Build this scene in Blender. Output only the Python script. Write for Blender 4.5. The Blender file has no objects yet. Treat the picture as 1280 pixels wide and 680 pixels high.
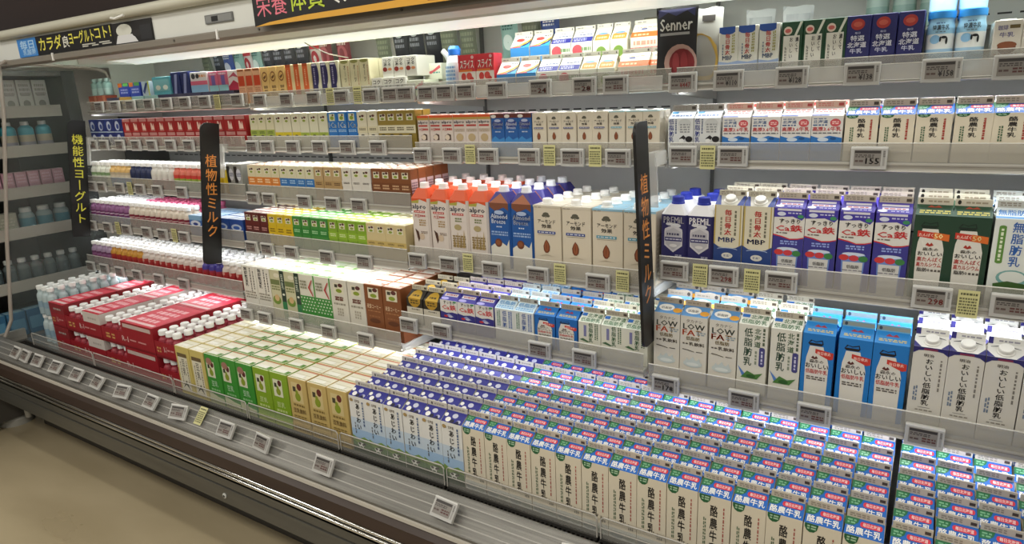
import bpy, math, random
from mathutils import Vector, Matrix
rnd = random.Random(7)
SC = bpy.context.scene
COL = SC.collection
V = Vector
PI = math.pi
# metres. x runs along the refrigerated case, y into it, z up; z = 0 is the deck of the floor well, the shop floor is 0.45 below.

# ------------------------------------------------------------------ materials
def lin(c):
    c = c / 255.0
    return c / 12.92 if c <= 0.04045 else ((c + 0.055) / 1.055) ** 2.4
def rgb(h):
    return tuple(lin(int(h[i:i + 2], 16)) for i in (0, 2, 4)) + (1.0,)
MATS = {}
def M(h, rough=0.42, metal=0.0, spec=0.45):
    k = (h, rough, metal, spec)
    if k not in MATS:
        m = bpy.data.materials.new('surface_' + h)
        m.use_nodes = True
        b = m.node_tree.nodes['Principled BSDF']
        b.inputs['Base Color'].default_value = rgb(h)
        b.inputs['Roughness'].default_value = rough
        b.inputs['Metallic'].default_value = metal
        b.inputs['Specular IOR Level'].default_value = spec
        MATS[k] = m
    return MATS[k]
def noisy(name, h1, h2, scale, rough, metal=0.0, bump=0.0, stretch=(1, 1, 1), spec=0.5, r2=None):
    m = bpy.data.materials.new(name); m.use_nodes = True
    nt = m.node_tree; b = nt.nodes['Principled BSDF']
    tc = nt.nodes.new('ShaderNodeTexCoord'); mp = nt.nodes.new('ShaderNodeMapping')
    mp.inputs['Scale'].default_value = stretch
    nt.links.new(tc.outputs['Object'], mp.inputs['Vector'])
    n = nt.nodes.new('ShaderNodeTexNoise'); n.inputs['Scale'].default_value = scale; n.inputs['Detail'].default_value = 4
    nt.links.new(mp.outputs['Vector'], n.inputs['Vector'])
    r = nt.nodes.new('ShaderNodeValToRGB')
    r.color_ramp.elements[0].color = rgb(h1); r.color_ramp.elements[1].color = rgb(h2)
    r.color_ramp.elements[0].position = 0.3; r.color_ramp.elements[1].position = 0.7
    nt.links.new(n.outputs['Fac'], r.inputs['Fac']); nt.links.new(r.outputs['Color'], b.inputs['Base Color'])
    b.inputs['Roughness'].default_value = rough; b.inputs['Metallic'].default_value = metal
    b.inputs['Specular IOR Level'].default_value = spec
    if r2 is not None:
        mr = nt.nodes.new('ShaderNodeMapRange'); mr.inputs['To Min'].default_value = rough; mr.inputs['To Max'].default_value = r2
        nt.links.new(n.outputs['Fac'], mr.inputs['Value']); nt.links.new(mr.outputs['Result'], b.inputs['Roughness'])
    if bump:
        bp = nt.nodes.new('ShaderNodeBump'); bp.inputs['Strength'].default_value = bump; bp.inputs['Distance'].default_value = 0.01
        nt.links.new(n.outputs['Fac'], bp.inputs['Height']); nt.links.new(bp.outputs['Normal'], b.inputs['Normal'])
    return m
def clear(name, h, alpha, rough=0.05):
    """thin clear plastic: mostly see-through, a little milky, with a gloss"""
    m = bpy.data.materials.new(name); m.use_nodes = True
    nt = m.node_tree; nt.nodes.clear()
    o = nt.nodes.new('ShaderNodeOutputMaterial'); t = nt.nodes.new('ShaderNodeBsdfTransparent')
    b = nt.nodes.new('ShaderNodeBsdfPrincipled'); b.inputs['Base Color'].default_value = rgb(h); b.inputs['Roughness'].default_value = rough
    mx = nt.nodes.new('ShaderNodeMixShader'); mx.inputs[0].default_value = alpha
    nt.links.new(t.outputs[0], mx.inputs[1]); nt.links.new(b.outputs[0], mx.inputs[2]); nt.links.new(mx.outputs[0], o.inputs[0])
    return m
def glow(name, h, s):
    m = bpy.data.materials.new(name); m.use_nodes = True
    b = m.node_tree.nodes['Principled BSDF']
    b.inputs['Base Color'].default_value = rgb(h); b.inputs['Emission Color'].default_value = rgb(h); b.inputs['Emission Strength'].default_value = s
    return m
ACRYL = clear('clear_acrylic', 'b4b1a8', 0.40)
GLASS = clear('clear_glass', '8d9692', 0.22)
STEEL = noisy('brushed_steel', '8e8d88', 'b4b3ad', 30, 0.32, 0.75, 0.0, (0.4, 8, 8))
CHROME = M('e2e2e0', 0.10, 1.0)
RAIL = noisy('rail_enamel', 'a29e95', 'aaa69d', 12, 0.38, 0.0, 0.0, (0.3, 6, 6))
SHELFW = M('c4c3be', 0.40)
BACKP = noisy('back_panel_enamel', 'c6c5c1', 'cdccc8', 6, 0.42)
LEDM = glow('led_diffuser', 'fbfdff', 7.0)
CANW = M('e6e9e2', 0.5)
FASC = noisy('fascia_enamel', 'dadbd4', 'e0e1da', 4, 0.45)

# ------------------------------------------------------------------ mesh building
class MB:
    def __init__(s):
        s.v = []; s.f = []; s.fm = []; s.mats = []; s.sm = []
    def mi(s, m):
        if isinstance(m, str): m = M(m)
        if m not in s.mats: s.mats.append(m)
        return s.mats.index(m)
    def poly(s, pts, m, smooth=False):
        n = len(s.v); s.v += [tuple(p) for p in pts]; s.f.append(tuple(range(n, n + len(pts)))); s.fm.append(s.mi(m)); s.sm.append(smooth)
    def raw(s, vs, fs, m, smooth=False):
        n = len(s.v); s.v += [tuple(p) for p in vs]; k = s.mi(m)
        for f in fs: s.f.append(tuple(i + n for i in f)); s.fm.append(k); s.sm.append(smooth)
    def box(s, x0, x1, y0, y1, z0, z1, m):
        c = [(x0, y0, z0), (x1, y0, z0), (x1, y1, z0), (x0, y1, z0), (x0, y0, z1), (x1, y0, z1), (x1, y1, z1), (x0, y1, z1)]
        s.raw(c, [(0, 3, 2, 1), (4, 5, 6, 7), (0, 1, 5, 4), (1, 2, 6, 5), (2, 3, 7, 6), (3, 0, 4, 7)], m)
    def obox(s, o, ax, ay, az, m):
        o = V(o); ax, ay, az = V(ax), V(ay), V(az)
        c = [o, o + ax, o + ax + ay, o + ay, o + az, o + ax + az, o + ax + ay + az, o + ay + az]
        s.raw(c, [(0, 3, 2, 1), (4, 5, 6, 7), (0, 1, 5, 4), (1, 2, 6, 5), (2, 3, 7, 6), (3, 0, 4, 7)], m)
    def prism(s, xs, ys, z0, z1, ch, m, top=None):
        """upright block with chamfered vertical edges and a small chamfer round the top"""
        (x0, x1), (y0, y1) = xs, ys
        def ring(z, e):
            a, b, c, d = x0 + e, x1 - e, y0 + e, y1 - e
            return [(a + ch, c, z), (b - ch, c, z), (b, c + ch, z), (b, d - ch, z), (b - ch, d, z), (a + ch, d, z), (a, d - ch, z), (a, c + ch, z)]
        R = [ring(z0, 0), ring(z1 - ch * .7, 0), ring(z1, ch * .7)]
        vs = sum(R, [])
        fs = [tuple(reversed(range(8)))]
        for k in range(2):
            for i in range(8):
                j = (i + 1) % 8; fs.append((8 * k + i, 8 * k + j, 8 * k + 8 + j, 8 * k + 8 + i))
        s.raw(vs, fs, m); s.poly(R[2], top or m)
    def lathe(s, prof, n=14, c=(0, 0, 0), ax=(0, 0, 1), smooth=True):
        """prof: [(r, z, colour of the band above)]; axis ax from c"""
        ax = V(ax).normalized(); q = V((0, 0, 1)).rotation_difference(ax); c = V(c)
        rings = [[c + q @ V((r * math.cos(2 * PI * i / n - PI / 2), r * math.sin(2 * PI * i / n - PI / 2), z)) for i in range(n)] for r, z, _ in prof]
        for k in range(len(prof) - 1):
            m = prof[k][2]
            s.raw(rings[k] + rings[k + 1], [(i, (i + 1) % n, n + (i + 1) % n, n + i) for i in range(n)], m, smooth)
        s.poly(rings[-1], prof[-1][2] or prof[-2][2])
        s.poly(list(reversed(rings[0])), prof[0][2])
    def tube(s, pts, r, m, n=6):
        pts = [V(p) for p in pts]; rings = []
        for i, p in enumerate(pts):
            d = (pts[min(i + 1, len(pts) - 1)] - pts[max(i - 1, 0)]).normalized()
            a = d.orthogonal().normalized()
            if rings and abs(a.dot(lasta)) < .99:
                a = (lasta - d * lasta.dot(d)).normalized()
            lasta = a; b = d.cross(a)
            rings.append([p + (a * math.cos(2 * PI * k / n) + b * math.sin(2 * PI * k / n)) * r for k in range(n)])
        for i in range(len(pts) - 1):
            s.raw(rings[i] + rings[i + 1], [(k, (k + 1) % n, n + (k + 1) % n, n + k) for k in range(n)], m, True)
        s.poly(rings[0], m); s.poly(rings[-1], m)
    def extrude_x(s, prof, x0, x1, m, closed=False):
        """a (y, z) profile swept along x"""
        n = len(prof); vs = [(x0, y, z) for y, z in prof] + [(x1, y, z) for y, z in prof]
        s.raw(vs, [(i, (i + 1) % n, n + (i + 1) % n, n + i) for i in range(n if closed else n - 1)], m)
        if closed: s.poly(vs[:n], m); s.poly(vs[n:], m)
    # ---------------- flat printed art on a face
    def art(s, F, spec, lift=0.0004):
        o, ux, uy, cyl = F
        nrm = ux.cross(uy).normalized()
        for k, e in enumerate(spec):
            off = nrm * (lift + 0.00009 * k); t = e[0]; a = e[1:]
            P = (lambda u, v: o + ux * u + uy * v + off) if not cyl else (lambda u, v: cyl(u, v, lift + 0.00009 * k))
            if t == 'r':
                x0, y0, x1, y1, c = a
                n = 1 if not cyl else max(1, int((x1 - x0) * 8))
                for i in range(n):
                    u0 = x0 + (x1 - x0) * i / n; u1 = x0 + (x1 - x0) * (i + 1) / n
                    s.poly([P(u0, y0), P(u1, y0), P(u1, y1), P(u0, y1)], c)
            elif t == 'e':
                cx, cy, rx, ry, c = a
                s.poly([P(cx + rx * math.cos(2 * PI * i / 18), cy + ry * math.sin(2 * PI * i / 18)) for i in range(18)], c)
            elif t == 'p':
                s.poly([P(x, y) for x, y in a[0]], a[1])
            elif t in 'tvV':
                st, x0, y0, x1, y1, c = a
                vs, fs = text2d(st, t in 'vV', .024 if t == 'V' else .016)
                s.raw([P(x0 + (x1 - x0) * u, y0 + (y1 - y0) * v) for u, v in vs], fs, c)
            elif t == 'g':   # small print too fine to read: rows of dashes
                x0, y0, x1, y1, c, n = a
                g = random.Random(int(1000 * (x0 + 7 * y0 + 3 * n)))
                for i in range(n):
                    yc = y1 - (y1 - y0) * (i + .5) / n; h = (y1 - y0) / n * .30; u = x0
                    while u < x1 - .02:
                        w = min(g.uniform(.05, .16), x1 - u)
                        s.poly([P(u, yc - h), P(u + w, yc - h), P(u + w, yc + h), P(u, yc + h)], c); u += w + .035
            elif t == 'k':   # the same, in upright columns
                x0, y0, x1, y1, c, n = a
                g = random.Random(int(1000 * (x0 + 5 * y0 + 3 * n)))
                for i in range(n):
                    xc = x0 + (x1 - x0) * (i + .5) / n; h = (x1 - x0) / n * .32; u = y0
                    while u < y1 - .015:
                        w = min(g.uniform(.018, .05), y1 - u)
                        s.poly([P(xc - h, u), P(xc + h, u), P(xc + h, u + w), P(xc - h, u + w)], c); u += w + .016
    def mesh(s, name):
        me = bpy.data.meshes.new(name); me.from_pydata(s.v, [], s.f)
        for m in s.mats: me.materials.append(m)
        me.polygons.foreach_set('material_index', s.fm); me.polygons.foreach_set('use_smooth', s.sm); me.update()
        return me

TXT = {}
def _letters(st, vertical, off):
    c = bpy.data.curves.new('lettering', 'FONT')
    c.body = '\n'.join(st.replace('ー', '丨')) if vertical else st
    c.resolution_u = 1; c.offset = off; c.align_x = 'CENTER' if vertical else 'LEFT'; c.space_line = 1.06 if vertical else 1
    o = bpy.data.objects.new('lettering', c); COL.objects.link(o)
    me = o.evaluated_get(bpy.context.evaluated_depsgraph_get()).to_mesh()
    r = [(v.co.x, v.co.y) for v in me.vertices], [tuple(p.vertices) for p in me.polygons], sum(p.area for p in me.polygons)
    bpy.data.objects.remove(o); bpy.data.curves.remove(c)
    return r
def text2d(st, vertical=False, bold=0.016):
    """lettering as a flat mesh in the unit square; thickened as far as its outlines allow"""
    k = (st, vertical, bold)
    if k not in TXT:
        vs, fs, a0 = _letters(st, vertical, 0)
        if st.isascii():      # heavier by setting the letters thrice, a little apart
            n = len(vs); d = .022
            vs = vs + [(x + d, y) for x, y in vs] + [(x + 2 * d, y) for x, y in vs]
            fs = fs + [tuple(i + n for i in f) for f in fs] + [tuple(i + 2 * n for i in f) for f in fs]
        else:
            thin = _letters(st, vertical, .006); g = thin[2] - a0
            if 0 < g < a0:
                vs, fs = thin[:2]
                for off in (bold, bold * .75):
                    t = _letters(st, vertical, off)
                    if .85 * g * off / .006 < t[2] - a0 < 1.3 * g * off / .006: vs, fs = t[:2]; break
        x0 = min(v[0] for v in vs); x1 = max(v[0] for v in vs); y0 = min(v[1] for v in vs); y1 = max(v[1] for v in vs)
        TXT[k] = ([((x - x0) / (x1 - x0), (y - y0) / (y1 - y0)) for x, y in vs], fs)
    return TXT[k]
def face(o, ux, uy, cyl=None): return (V(o), V(ux), V(uy), cyl)

# ------------------------------------------------------------------ linking, naming, labels
ORD = 'zero first second third fourth fifth sixth seventh eighth ninth tenth eleventh twelfth thirteenth fourteenth fifteenth sixteenth seventeenth eighteenth nineteenth twentieth'.split()
TENS = {2: 'twenty', 3: 'thirty', 4: 'forty'}
def ordn(n):
    return ORD[n] if n <= 20 else ('thirtieth' if n == 30 else 'fortieth' if n == 40 else TENS[n // 10] + '-' + ORD[n % 10])
def rown(n): return 'front row' if n == 1 else ordn(n) + ' row'
def ob(name, me, parent=None, loc=(0, 0, 0), rot=(0, 0, 0)):
    o = bpy.data.objects.new(name, me); COL.objects.link(o); o.location = loc; o.rotation_euler = rot
    if parent is not None: o.parent = parent
    return o
def tag(o, label, cat, group=None, kind=None):
    if label: o['label'] = label
    if cat: o['category'] = cat
    if group: o['group'] = group
    if kind: o['kind'] = kind
    return o
class Prod:
    """a product: body mesh + part meshes, copied with obj.copy()"""
    def __init__(s, name, cat, body, parts=()):
        s.name, s.cat = name, cat
        s.body, s.parts, s.src = body, parts, None
    def put(s, loc, label, group, rz=0.0, rx=0.0):
        if s.src is None:
            o = ob(s.name, s.body); ch = []
            for pn, pm in s.parts: ch.append(ob(pn, pm, o))
            s.src = (o, ch)
        else:
            o = s.src[0].copy(); COL.objects.link(o)
            for c in s.src[1]:
                d = c.copy(); COL.objects.link(d); d.parent = o
        o.location = (loc[0], loc[1], loc[2] + .0005); o.rotation_euler = (rx, 0, rz)
        tag(o, label, s.cat, group)
        return o
def fill(pr, xs, y0, z, nd, dp, desc, place, group, rows0=1, jit=0.0015, zj=0.0, c0=0, rev=False):
    """columns at the centre positions xs, nd deep at pitch dp"""
    for k in range(nd):
        for i, x in enumerate(xs):
            lab = '%s, %s from glass end, %s, %s' % (desc, ordn(i + 1 + c0), rown(k + rows0), place)
            pr.put((x + rnd.uniform(-jit, jit), y0 + dp * k + rnd.uniform(0, jit), z + (zj * k)), lab, group, rnd.uniform(-.004, .004))
def cen(e): return [(a + b) / 2 for a, b in zip(e[:-1], e[1:])]
def lin_x(x0, pitch, n): return [x0 + pitch * (i + .5) for i in range(n)]

VIS = 0.0   # share of a front that stands hidden behind its shelf's guard: the print starts above it
def rm(art):
    f = lambda y: y if y == 0 else VIS + (1 - VIS) * y
    out = []
    for e in art:
        t = e[0]
        if t == 'e': out.append((t, e[1], VIS + (1 - VIS) * e[2], e[3], e[4] * (1 - VIS), e[5]))
        elif t == 'p': out.append((t, [(x, f(y)) for x, y in e[1]], e[2]))
        else:
            i = 1 if t in 'rgk' else 2
            out.append(e[:i] + (e[i], f(e[i + 1]), e[i + 2], f(e[i + 3])) + e[i + 4:])
    return out
# ------------------------------------------------------------------ product shapes (local: front at y = 0 facing -y, bottom at z = 0)
def gable(name, cat, w, d, hs, front=(), slope=(), side=None, base='d9d4c6', slopec=None, fin='b5aa9b', finart=(), hr=None, hf=None, cap=None, sidec=None):
    hr = hr or hs + d * .26; hf = hf or hr + .015
    slopec = slopec or base; sidec = sidec or base
    b = MB(); x = w / 2; e = .0015
    b.box(-x, x, 0, d, 0, .001, base)
    b.poly([(-x, 0, 0), (x, 0, 0), (x, 0, hs), (-x, 0, hs)], base); b.poly([(x, d, 0), (-x, d, 0), (-x, d, hs), (x, d, hs)], base)
    for s in (1, -1):
        b.poly([(s * x, 0, 0), (s * x, d, 0), (s * x, d, hs), (s * x, 0, hs)], sidec)
        g = (s * (x - .30 * w), d / 2, hr - .003)
        b.poly([(s * x, 0, hs), (s * x, d, hs), g], sidec)
        b.poly([(s * x, 0, hs), g, (s * (x - e), d / 2 - .001, hr)], sidec); b.poly([(s * x, d, hs), g, (s * (x - e), d / 2 + .001, hr)], sidec)
    b.poly([(-x, 0, hs), (x, 0, hs), (x - e, d / 2 - .0015, hr), (-x + e, d / 2 - .0015, hr)], slopec)
    b.poly([(x, d, hs), (-x, d, hs), (-x + e, d / 2 + .0015, hr), (x - e, d / 2 + .0015, hr)], slopec)
    b.art(face((-x, 0, 0), (w, 0, 0), (0, 0, hs)), rm(front))
    sl = V((0, d / 2 - .0015, hr - hs))
    b.art(face((-x, 0, hs), (w, 0, 0), sl), slope)
    if side: b.art(face((x, 0, 0), (0, d, 0), (0, 0, hs)), side)
    body = b.mesh(name)
    f = MB(); f.box(-x + e, x - e, d / 2 - .0018, d / 2 + .0018, hr, hf, fin)
    f.art(face((-x + e, d / 2 - .0018, hr), (w - 2 * e, 0, 0), (0, 0, hf - hr)), list(finart) or [('g', .08, .2, .6, .8, '8f867a', 2), ('r', .80, .25, .95, .7, '4a4038')])
    f.art(face((x - e, d / 2 + .0018, hr), (-w + 2 * e, 0, 0), (0, 0, hf - hr)), [('g', .08, .2, .6, .8, '8f867a', 2)])
    parts = [('top_seal', f.mesh('top_seal'))]
    if cap:
        c = MB(); n = V((0, -(hr - hs), d / 2)).normalized(); p = V((0, d * .25, (hs + hr) / 2))
        c.lathe([(.0165, 0, cap), (.0165, .003, cap), (.0135, .004, cap), (.013, .011, cap), (.0115, .0125, cap)], 18, p - n * .0005, n)
        parts.append(('cap', c.mesh('cap')))
    return Prod(name, cat, body, parts)
def brick(name, cat, w, d, h, front=(), side=None, top=(), base='d9d4c6', topc='e4e1d6', tab='efefe9', cap=None, capx=0.0, capy=.3, sidec=None, straw=None):
    b = MB(); x = w / 2
    b.prism((-x, x), (0, d), 0, h, .0016, base, topc)
    if sidec:
        for s in (1, -1): b.poly([(s * (x + .0002), .002, 0), (s * (x + .0002), d - .002, 0), (s * (x + .0002), d - .002, h - .002), (s * (x + .0002), .002, h - .002)], sidec)
    b.art(face((-x, 0, 0), (w, 0, 0), (0, 0, h)), rm(front))
    if side:
        b.art(face((x, 0, 0), (0, d, 0), (0, 0, h)), side, .0006); b.art(face((-x, d, 0), (0, -d, 0), (0, 0, h)), side, .0006)
    b.art(face((-x, 0, h), (w, 0, 0), (0, d, 0)), list(top) or [('r', .05, .46, .95, .53, 'cfcabd')])
    parts = []
    if tab:
        t = MB(); t.prism((-x * .62, x * .50), (d * .16, d * .44), h - .0002, h + .0022, .0012, tab); parts.append(('opening_tab', t.mesh('opening_tab')))
    if cap:
        c = MB(); c.lathe([(.0175, 0, cap), (.0175, .004, cap), (.0145, .005, cap), (.014, .016, cap), (.012, .018, cap)], 18, (capx, d * capy, h - .0002)); parts.append(('cap', c.mesh('cap')))
    if straw:
        t = MB(); t.tube([(x + .0022, d * .25, h * .15), (x + .0022, d * .75, h * .82)], .0018, straw); parts.append(('straw', t.mesh('straw')))
    return Prod(name, cat, b.mesh(name), parts)
def shouldered(name, cat, w, d, hs, ht, front=(), side=None, base='ffffff', shc='eeeeee', sides=None, cap='f2f2f0', ratio=.5, capr=.017, caph=.02, off=0.5, shart=()):
    """square bottle-carton: straight body, sloping shoulder, screw cap"""
    b = MB(); x = w / 2; ch = .006
    def ring(z, r, yo):
        a = x * r; c = d / 2 * r; k = ch * min(1, r + .2); my = d * yo
        return [(-a + k, my - c, z), (a - k, my - c, z), (a, my - c + k, z), (a, my + c - k, z), (a - k, my + c, z), (-a + k, my + c, z), (-a, my + c - k, z), (-a, my - c + k, z)]
    R = [ring(0, 1, .5), ring(hs, 1, .5), ring(ht, ratio, off)]
    for k, m in ((0, base), (1, shc)):
        b.raw(R[k] + R[k + 1], [(i, (i + 1) % 8, 8 + (i + 1) % 8, 8 + i) for i in range(8)], m)
    b.poly(R[2], shc); b.poly(R[0], base)
    b.art(face((-x + ch, 0, 0), (w - 2 * ch, 0, 0), (0, 0, hs)), rm(front))
    if side: b.art(face((x, ch, 0), (0, d - 2 * ch, 0), (0, 0, hs)), side)
    if shart:
        a = R[1][0]; bb = R[1][1]; c0 = R[2][0]
        b.art(face(a, (bb[0] - a[0], 0, 0), (0, c0[1] - a[1], ht - hs)), shart)
    c = MB(); r = capr
    c.lathe([(r, 0, cap), (r, caph * .25, cap), (r * .93, caph * .3, cap), (r * .9, caph * .92, cap), (r * .8, caph, cap)], 20, (0, d * off, ht - .0005))
    return Prod(name, cat, b.mesh(name), [('cap', c.mesh('cap'))])
def bottle(name, cat, r, h, bands, cap='f4f4f2', capr=None, caph=.016, n=14, neck=.6, shoulder=.72, decal=()):
    """small drink bottle; bands [(share of height, colour)] from the base up"""
    b = MB(); prof = [(r * .9, 0, bands[0][1]), (r, .004, bands[0][1])]
    hb = h - caph; z = 0
    for i, (sh, c) in enumerate(bands):
        z0 = (VIS + (1 - VIS) * sh) * hb * (.88 if VIS else 1)
        nc = bands[i + 1][1] if i + 1 < len(bands) else c
        if z0 < shoulder * hb: prof.append((r, z0, nc))
    top = bands[-1][1]
    prof += [(r, shoulder * hb, top), (r * .9, (shoulder + .10) * hb, top), (r * neck, (shoulder + .19) * hb, top), (r * neck, hb + .001, top)]
    for e in prof: pass
    b.lathe(prof, n, (0, r, 0))
    if decal:
        def cyl(u, v, off):
            a = (u - .5) * 1.7; q = r + off + .0003
            return V((q * math.sin(a), r - q * math.cos(a), v * h))
        b.art((V((0, 0, 0)), V((1, 0, 0)), V((0, 0, 1)), cyl), rm(decal))
    c = MB(); k = capr or r * neck * 1.25
    c.lathe([(k, 0, cap), (k, caph * .88, cap), (k * .88, caph, cap)], n, (0, r, hb))
    return Prod(name, cat, b.mesh(name), [('cap', c.mesh('cap'))])
def pouch(name, cat, w, h, th, base, art=(), edge=None, seal=.06):
    """pillow bag standing on its edge"""
    b = MB(); nx, nz = 8, 10
    def P(i, j, s):
        u = i / nx; v = j / nz
        bl = (max(0, math.sin(PI * u)) ** .55) * (max(0, math.sin(PI * v)) ** .55)
        return V(((u - .5) * w * (1 - .06 * math.sin(PI * v)), th / 2 - s * th / 2 * bl, v * h + (.012 * h * math.cos(u * 9) if j == nz else 0)))
    for s in (1, -1):
        vs = [P(i, j, s) for j in range(nz + 1) for i in range(nx + 1)]
        b.raw(vs, [(j * (nx + 1) + i, j * (nx + 1) + i + 1, (j + 1) * (nx + 1) + i + 1, (j + 1) * (nx + 1) + i) for j in range(nz) for i in range(nx)], base if s > 0 or not edge else edge, True)
    def cyl(u, v, off):
        bl = (max(0, math.sin(PI * min(1, max(0, u)))) ** .55) * (max(0, math.sin(PI * min(1, max(0, v)))) ** .55)
        return V(((u - .5) * w * (1 - .06 * math.sin(PI * v)), th / 2 - th / 2 * bl - off - .001, v * h))
    b.art((V((0, 0, 0)), V((1, 0, 0)), V((0, 0, 1)), cyl), art, .0012)
    return Prod(name, cat, b.mesh(name), [])

# ================================================================== THE PLACE
X0, X1 = -2.64, 1.335           # ends of the case
BAYS = {'yogurt bay': (-2.60, -1.345), 'soy bay': (-1.335, -0.472), 'almond bay': (-0.466, 0.399), 'milk bay': (0.406, 1.315)}
SET = lambda o: tag(o, None, None, None, 'structure')
m = MB(); m.poly([(-6, -5, -.45), (4, -5, -.45), (4, 1.2, -.45), (-6, 1.2, -.45)], noisy('polished_vinyl', 'ac9d7e', 'b8a98a', 2.2, 0.22, 0, 0.02, (1, 3, 1), .6, .40))
SET(ob('floor', m.mesh('floor')))
m = MB(); m.box(-6, 4, 1.0, 1.1, -.45, 2.3, 'cfccc2'); SET(ob('wall_back', m.mesh('wall_back')))
m = MB(); m.box(-6, 4, -5, 1.1, 2.3, 2.35, 'b9b6ac'); SET(ob('ceiling', m.mesh('ceiling')))
m = MB(); m.box(-6, 4, .235, .99, 1.418, 2.295, noisy('brown_laminate', '241814', '2c1e19', 3, .3, 0, 0, (.3, 3, 3)))
SET(ob('trim_1', m.mesh('trim_1')))
m = MB(); m.tube([(-3.4, .231, 1.60), (-2.8, .231, 1.605), (-2.45, .231, 1.63), (-2.2, .231, 1.67)], .005, 'a89f94'); SET(ob('soffit_reflection', m.mesh('soffit_reflection')))  # pale tube modelling the curved light reflection on the soffit, not a real trim

# ---- the refrigerated case
case = ob('refrigerated_display_case', None); tag(case, 'long open refrigerated dairy case with dark brown bumper and white canopy', 'refrigerated case')
def part(name, mb, parent=None): return ob(name, mb.mesh(name), parent or case)
m = MB(); m.box(X0, X1, .885, .93, -.2, 1.39, BACKP); bp_ = part('back_panel', m)
m = MB()
for z in (1.19, .985, .80, .62, .44, .33):
    x = X0 + .06
    while x < X1 - .05:
        m.box(x, x + .030, .8838, .886, z - .0022, z + .0022, '1d1c1b'); x += .046
part('air_slots', m, bp_)
for x in (-1.34, -.469, .4025):
    m = MB(); m.box(x - .004, x + .004, .868, .886, .05, 1.3, '6d6c69'); part('shelf_upright', m)
m = MB(); m.box(X0, X1, -.001, .884, -.012, 0.0, STEEL); part('well_deck', m)
m = MB(); m.box(X0, X1, -.098, -.001, -.030, -.020, '141312')
n_ = int((X1 - X0) / .0125)
for i in range(n_):
    xx = X0 + .0125 * i; m.box(xx, xx + .0045, -.098, -.002, -.021, -.008, '2e2b28')
part('air_grille', m)
m = MB(); m.extrude_x([(-.098, -.03), (-.098, .052), (-.104, .056), (-.108, .054), (-.172, .004), (-.178, .000), (-.178, -.012)], X0, X1, noisy('dark_rail_metal', '5c5a55', '7c7a74', 26, .30, .55, 0, (.25, 9, 9)))
for q in (.2, .5, .8):
    yy, zz = -.108 - .064 * q, .054 - .050 * q; m.extrude_x([(yy + .002, zz + .0016), (yy + .0005, zz + .003), (yy - .002, zz + .001)], X0, X1, 'a9a69e')
part('front_rail', m)
m = MB(); m.extrude_x([(-.108, .058), (-.112, .060), (-.176, .009), (-.178, .004)], X0, X1, clear('clear_rail_cover', 'd6d4ce', .16, .08)); part('rail_cover', m)
m = MB(); m.extrude_x([(-.172, -.006), (-.184, -.008), (-.186, -.016), (-.176, -.02)], X0, X1, 'b8b2a6'); part('rail_ledge', m)
m = MB(); m.extrude_x([(-.176, -.014), (-.198, -.030), (-.207, -.060), (-.20, -.066)], X0, X1, noisy('brown_vinyl', '33261f', '3d2f27', 5, .38, 0, 0, (.3, 4, 4))); part('bumper', m)
for z in (-.068, -.086):
    m = MB(); m.tube([(X0, -.205, z), (X1, -.205, z)], .0062, CHROME, 8); part('chrome_strip', m)
m = MB(); m.box(X0, X1, -.203, -.19, -.104, -.06, '2a2725')
m.extrude_x([(-.203, -.098), (-.203, -.132), (-.196, -.134), (-.196, -.138), (-.203, -.14), (-.201, -.20), (-.16, -.215)], X0, X1, noisy('grey_kick_metal', '55544f', '605f59', 8, .36, .4, 0, (.3, 5, 5))); part('kick_panel', m)
m = MB(); m.box(X0, X1, -.005, .88, -.45, -.03, '3a3835'); part('plinth', m)
m = MB(); m.lathe([(.009, 0, 'c9c9c4'), (.009, .003, 'c9c9c4'), (.005, .004, '2a2a2a'), (.004, .005, '2a2a2a')], 14, (-.83, -.2025, -.17), (0, -1, 0)); part('kick_screw', m)
# canopy: fascia, lower lip, bright underside, night-blind tube
m = MB(); m.box(X0 - .35, X1, .20, .222, 1.277, 1.378, FASC); fas = part('fascia', m)
m = MB(); m.extrude_x([(.191, 1.290), (.185, 1.285), (.185, 1.267), (.20, 1.260), (.24, 1.264)], X0 - .35, X1, '857e73'); part('fascia_lip', m)
m = MB(); m.extrude_x([(.24, 1.264), (.352, 1.2635), (.358, 1.257), (.366, 1.2605)], -2.10, X1, CANW)
m.box(-2.106, -2.10, .24, .487, 1.246, 1.37, CANW)
m.extrude_x([(.366, 1.2605), (.474, 1.250), (.484, 1.2445), (.487, 1.252), (.487, 1.32), (.24, 1.33)], -2.10, X1, glow('canopy_lamp_cover', 'eef2e9', .55)); und = part('canopy_underside', m)
m = MB(); m.extrude_x([(.222, 1.378), (.30, 1.40), (.96, 1.40), (.96, 1.37), (.487, 1.33)], X0 - .35, X1, CANW); part('canopy_top', m)
m = MB(); m.tube([(X0 - .03, .188, 1.396), (X1, .188, 1.396)], .0195, 'c9c6b4', 14)
m.lathe([(.0195, 0, 'd8d6c8'), (.015, .008, 'bdbaa8')], 14, (X0 - .03, .188, 1.396), (-1, 0, 0)); bl_ = part('night_blind', m)
m = MB(); m.tube([(-1.66, .172, 1.383), (-1.614, .160, 1.376), (-1.568, .170, 1.385)], .005, 'ecebe4'); part('blind_pull', m, bl_)
for x in (-1.061, -2.187):
    m = MB(); m.box(x, x + .008, .181, .187, 1.263, 1.294, 'f3f2ee'); part('lip_clip', m)
for x in (-.251, -.844, -1.305):
    m = MB(); m.lathe([(.004, 0, '5c574f'), (.004, .003, '5c574f')], 8, (x, .185, 1.277), (0, -1, 0)); part('lip_screw', m)
for x in (-.93,):
    m = MB(); m.tube([(x, .44, 1.252), (x + .012, .47, 1.235), (x + .05, .50, 1.212), (x + .065, .58, 1.200)], .0022, '8f867c'); part('hanging_cable', m)
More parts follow.
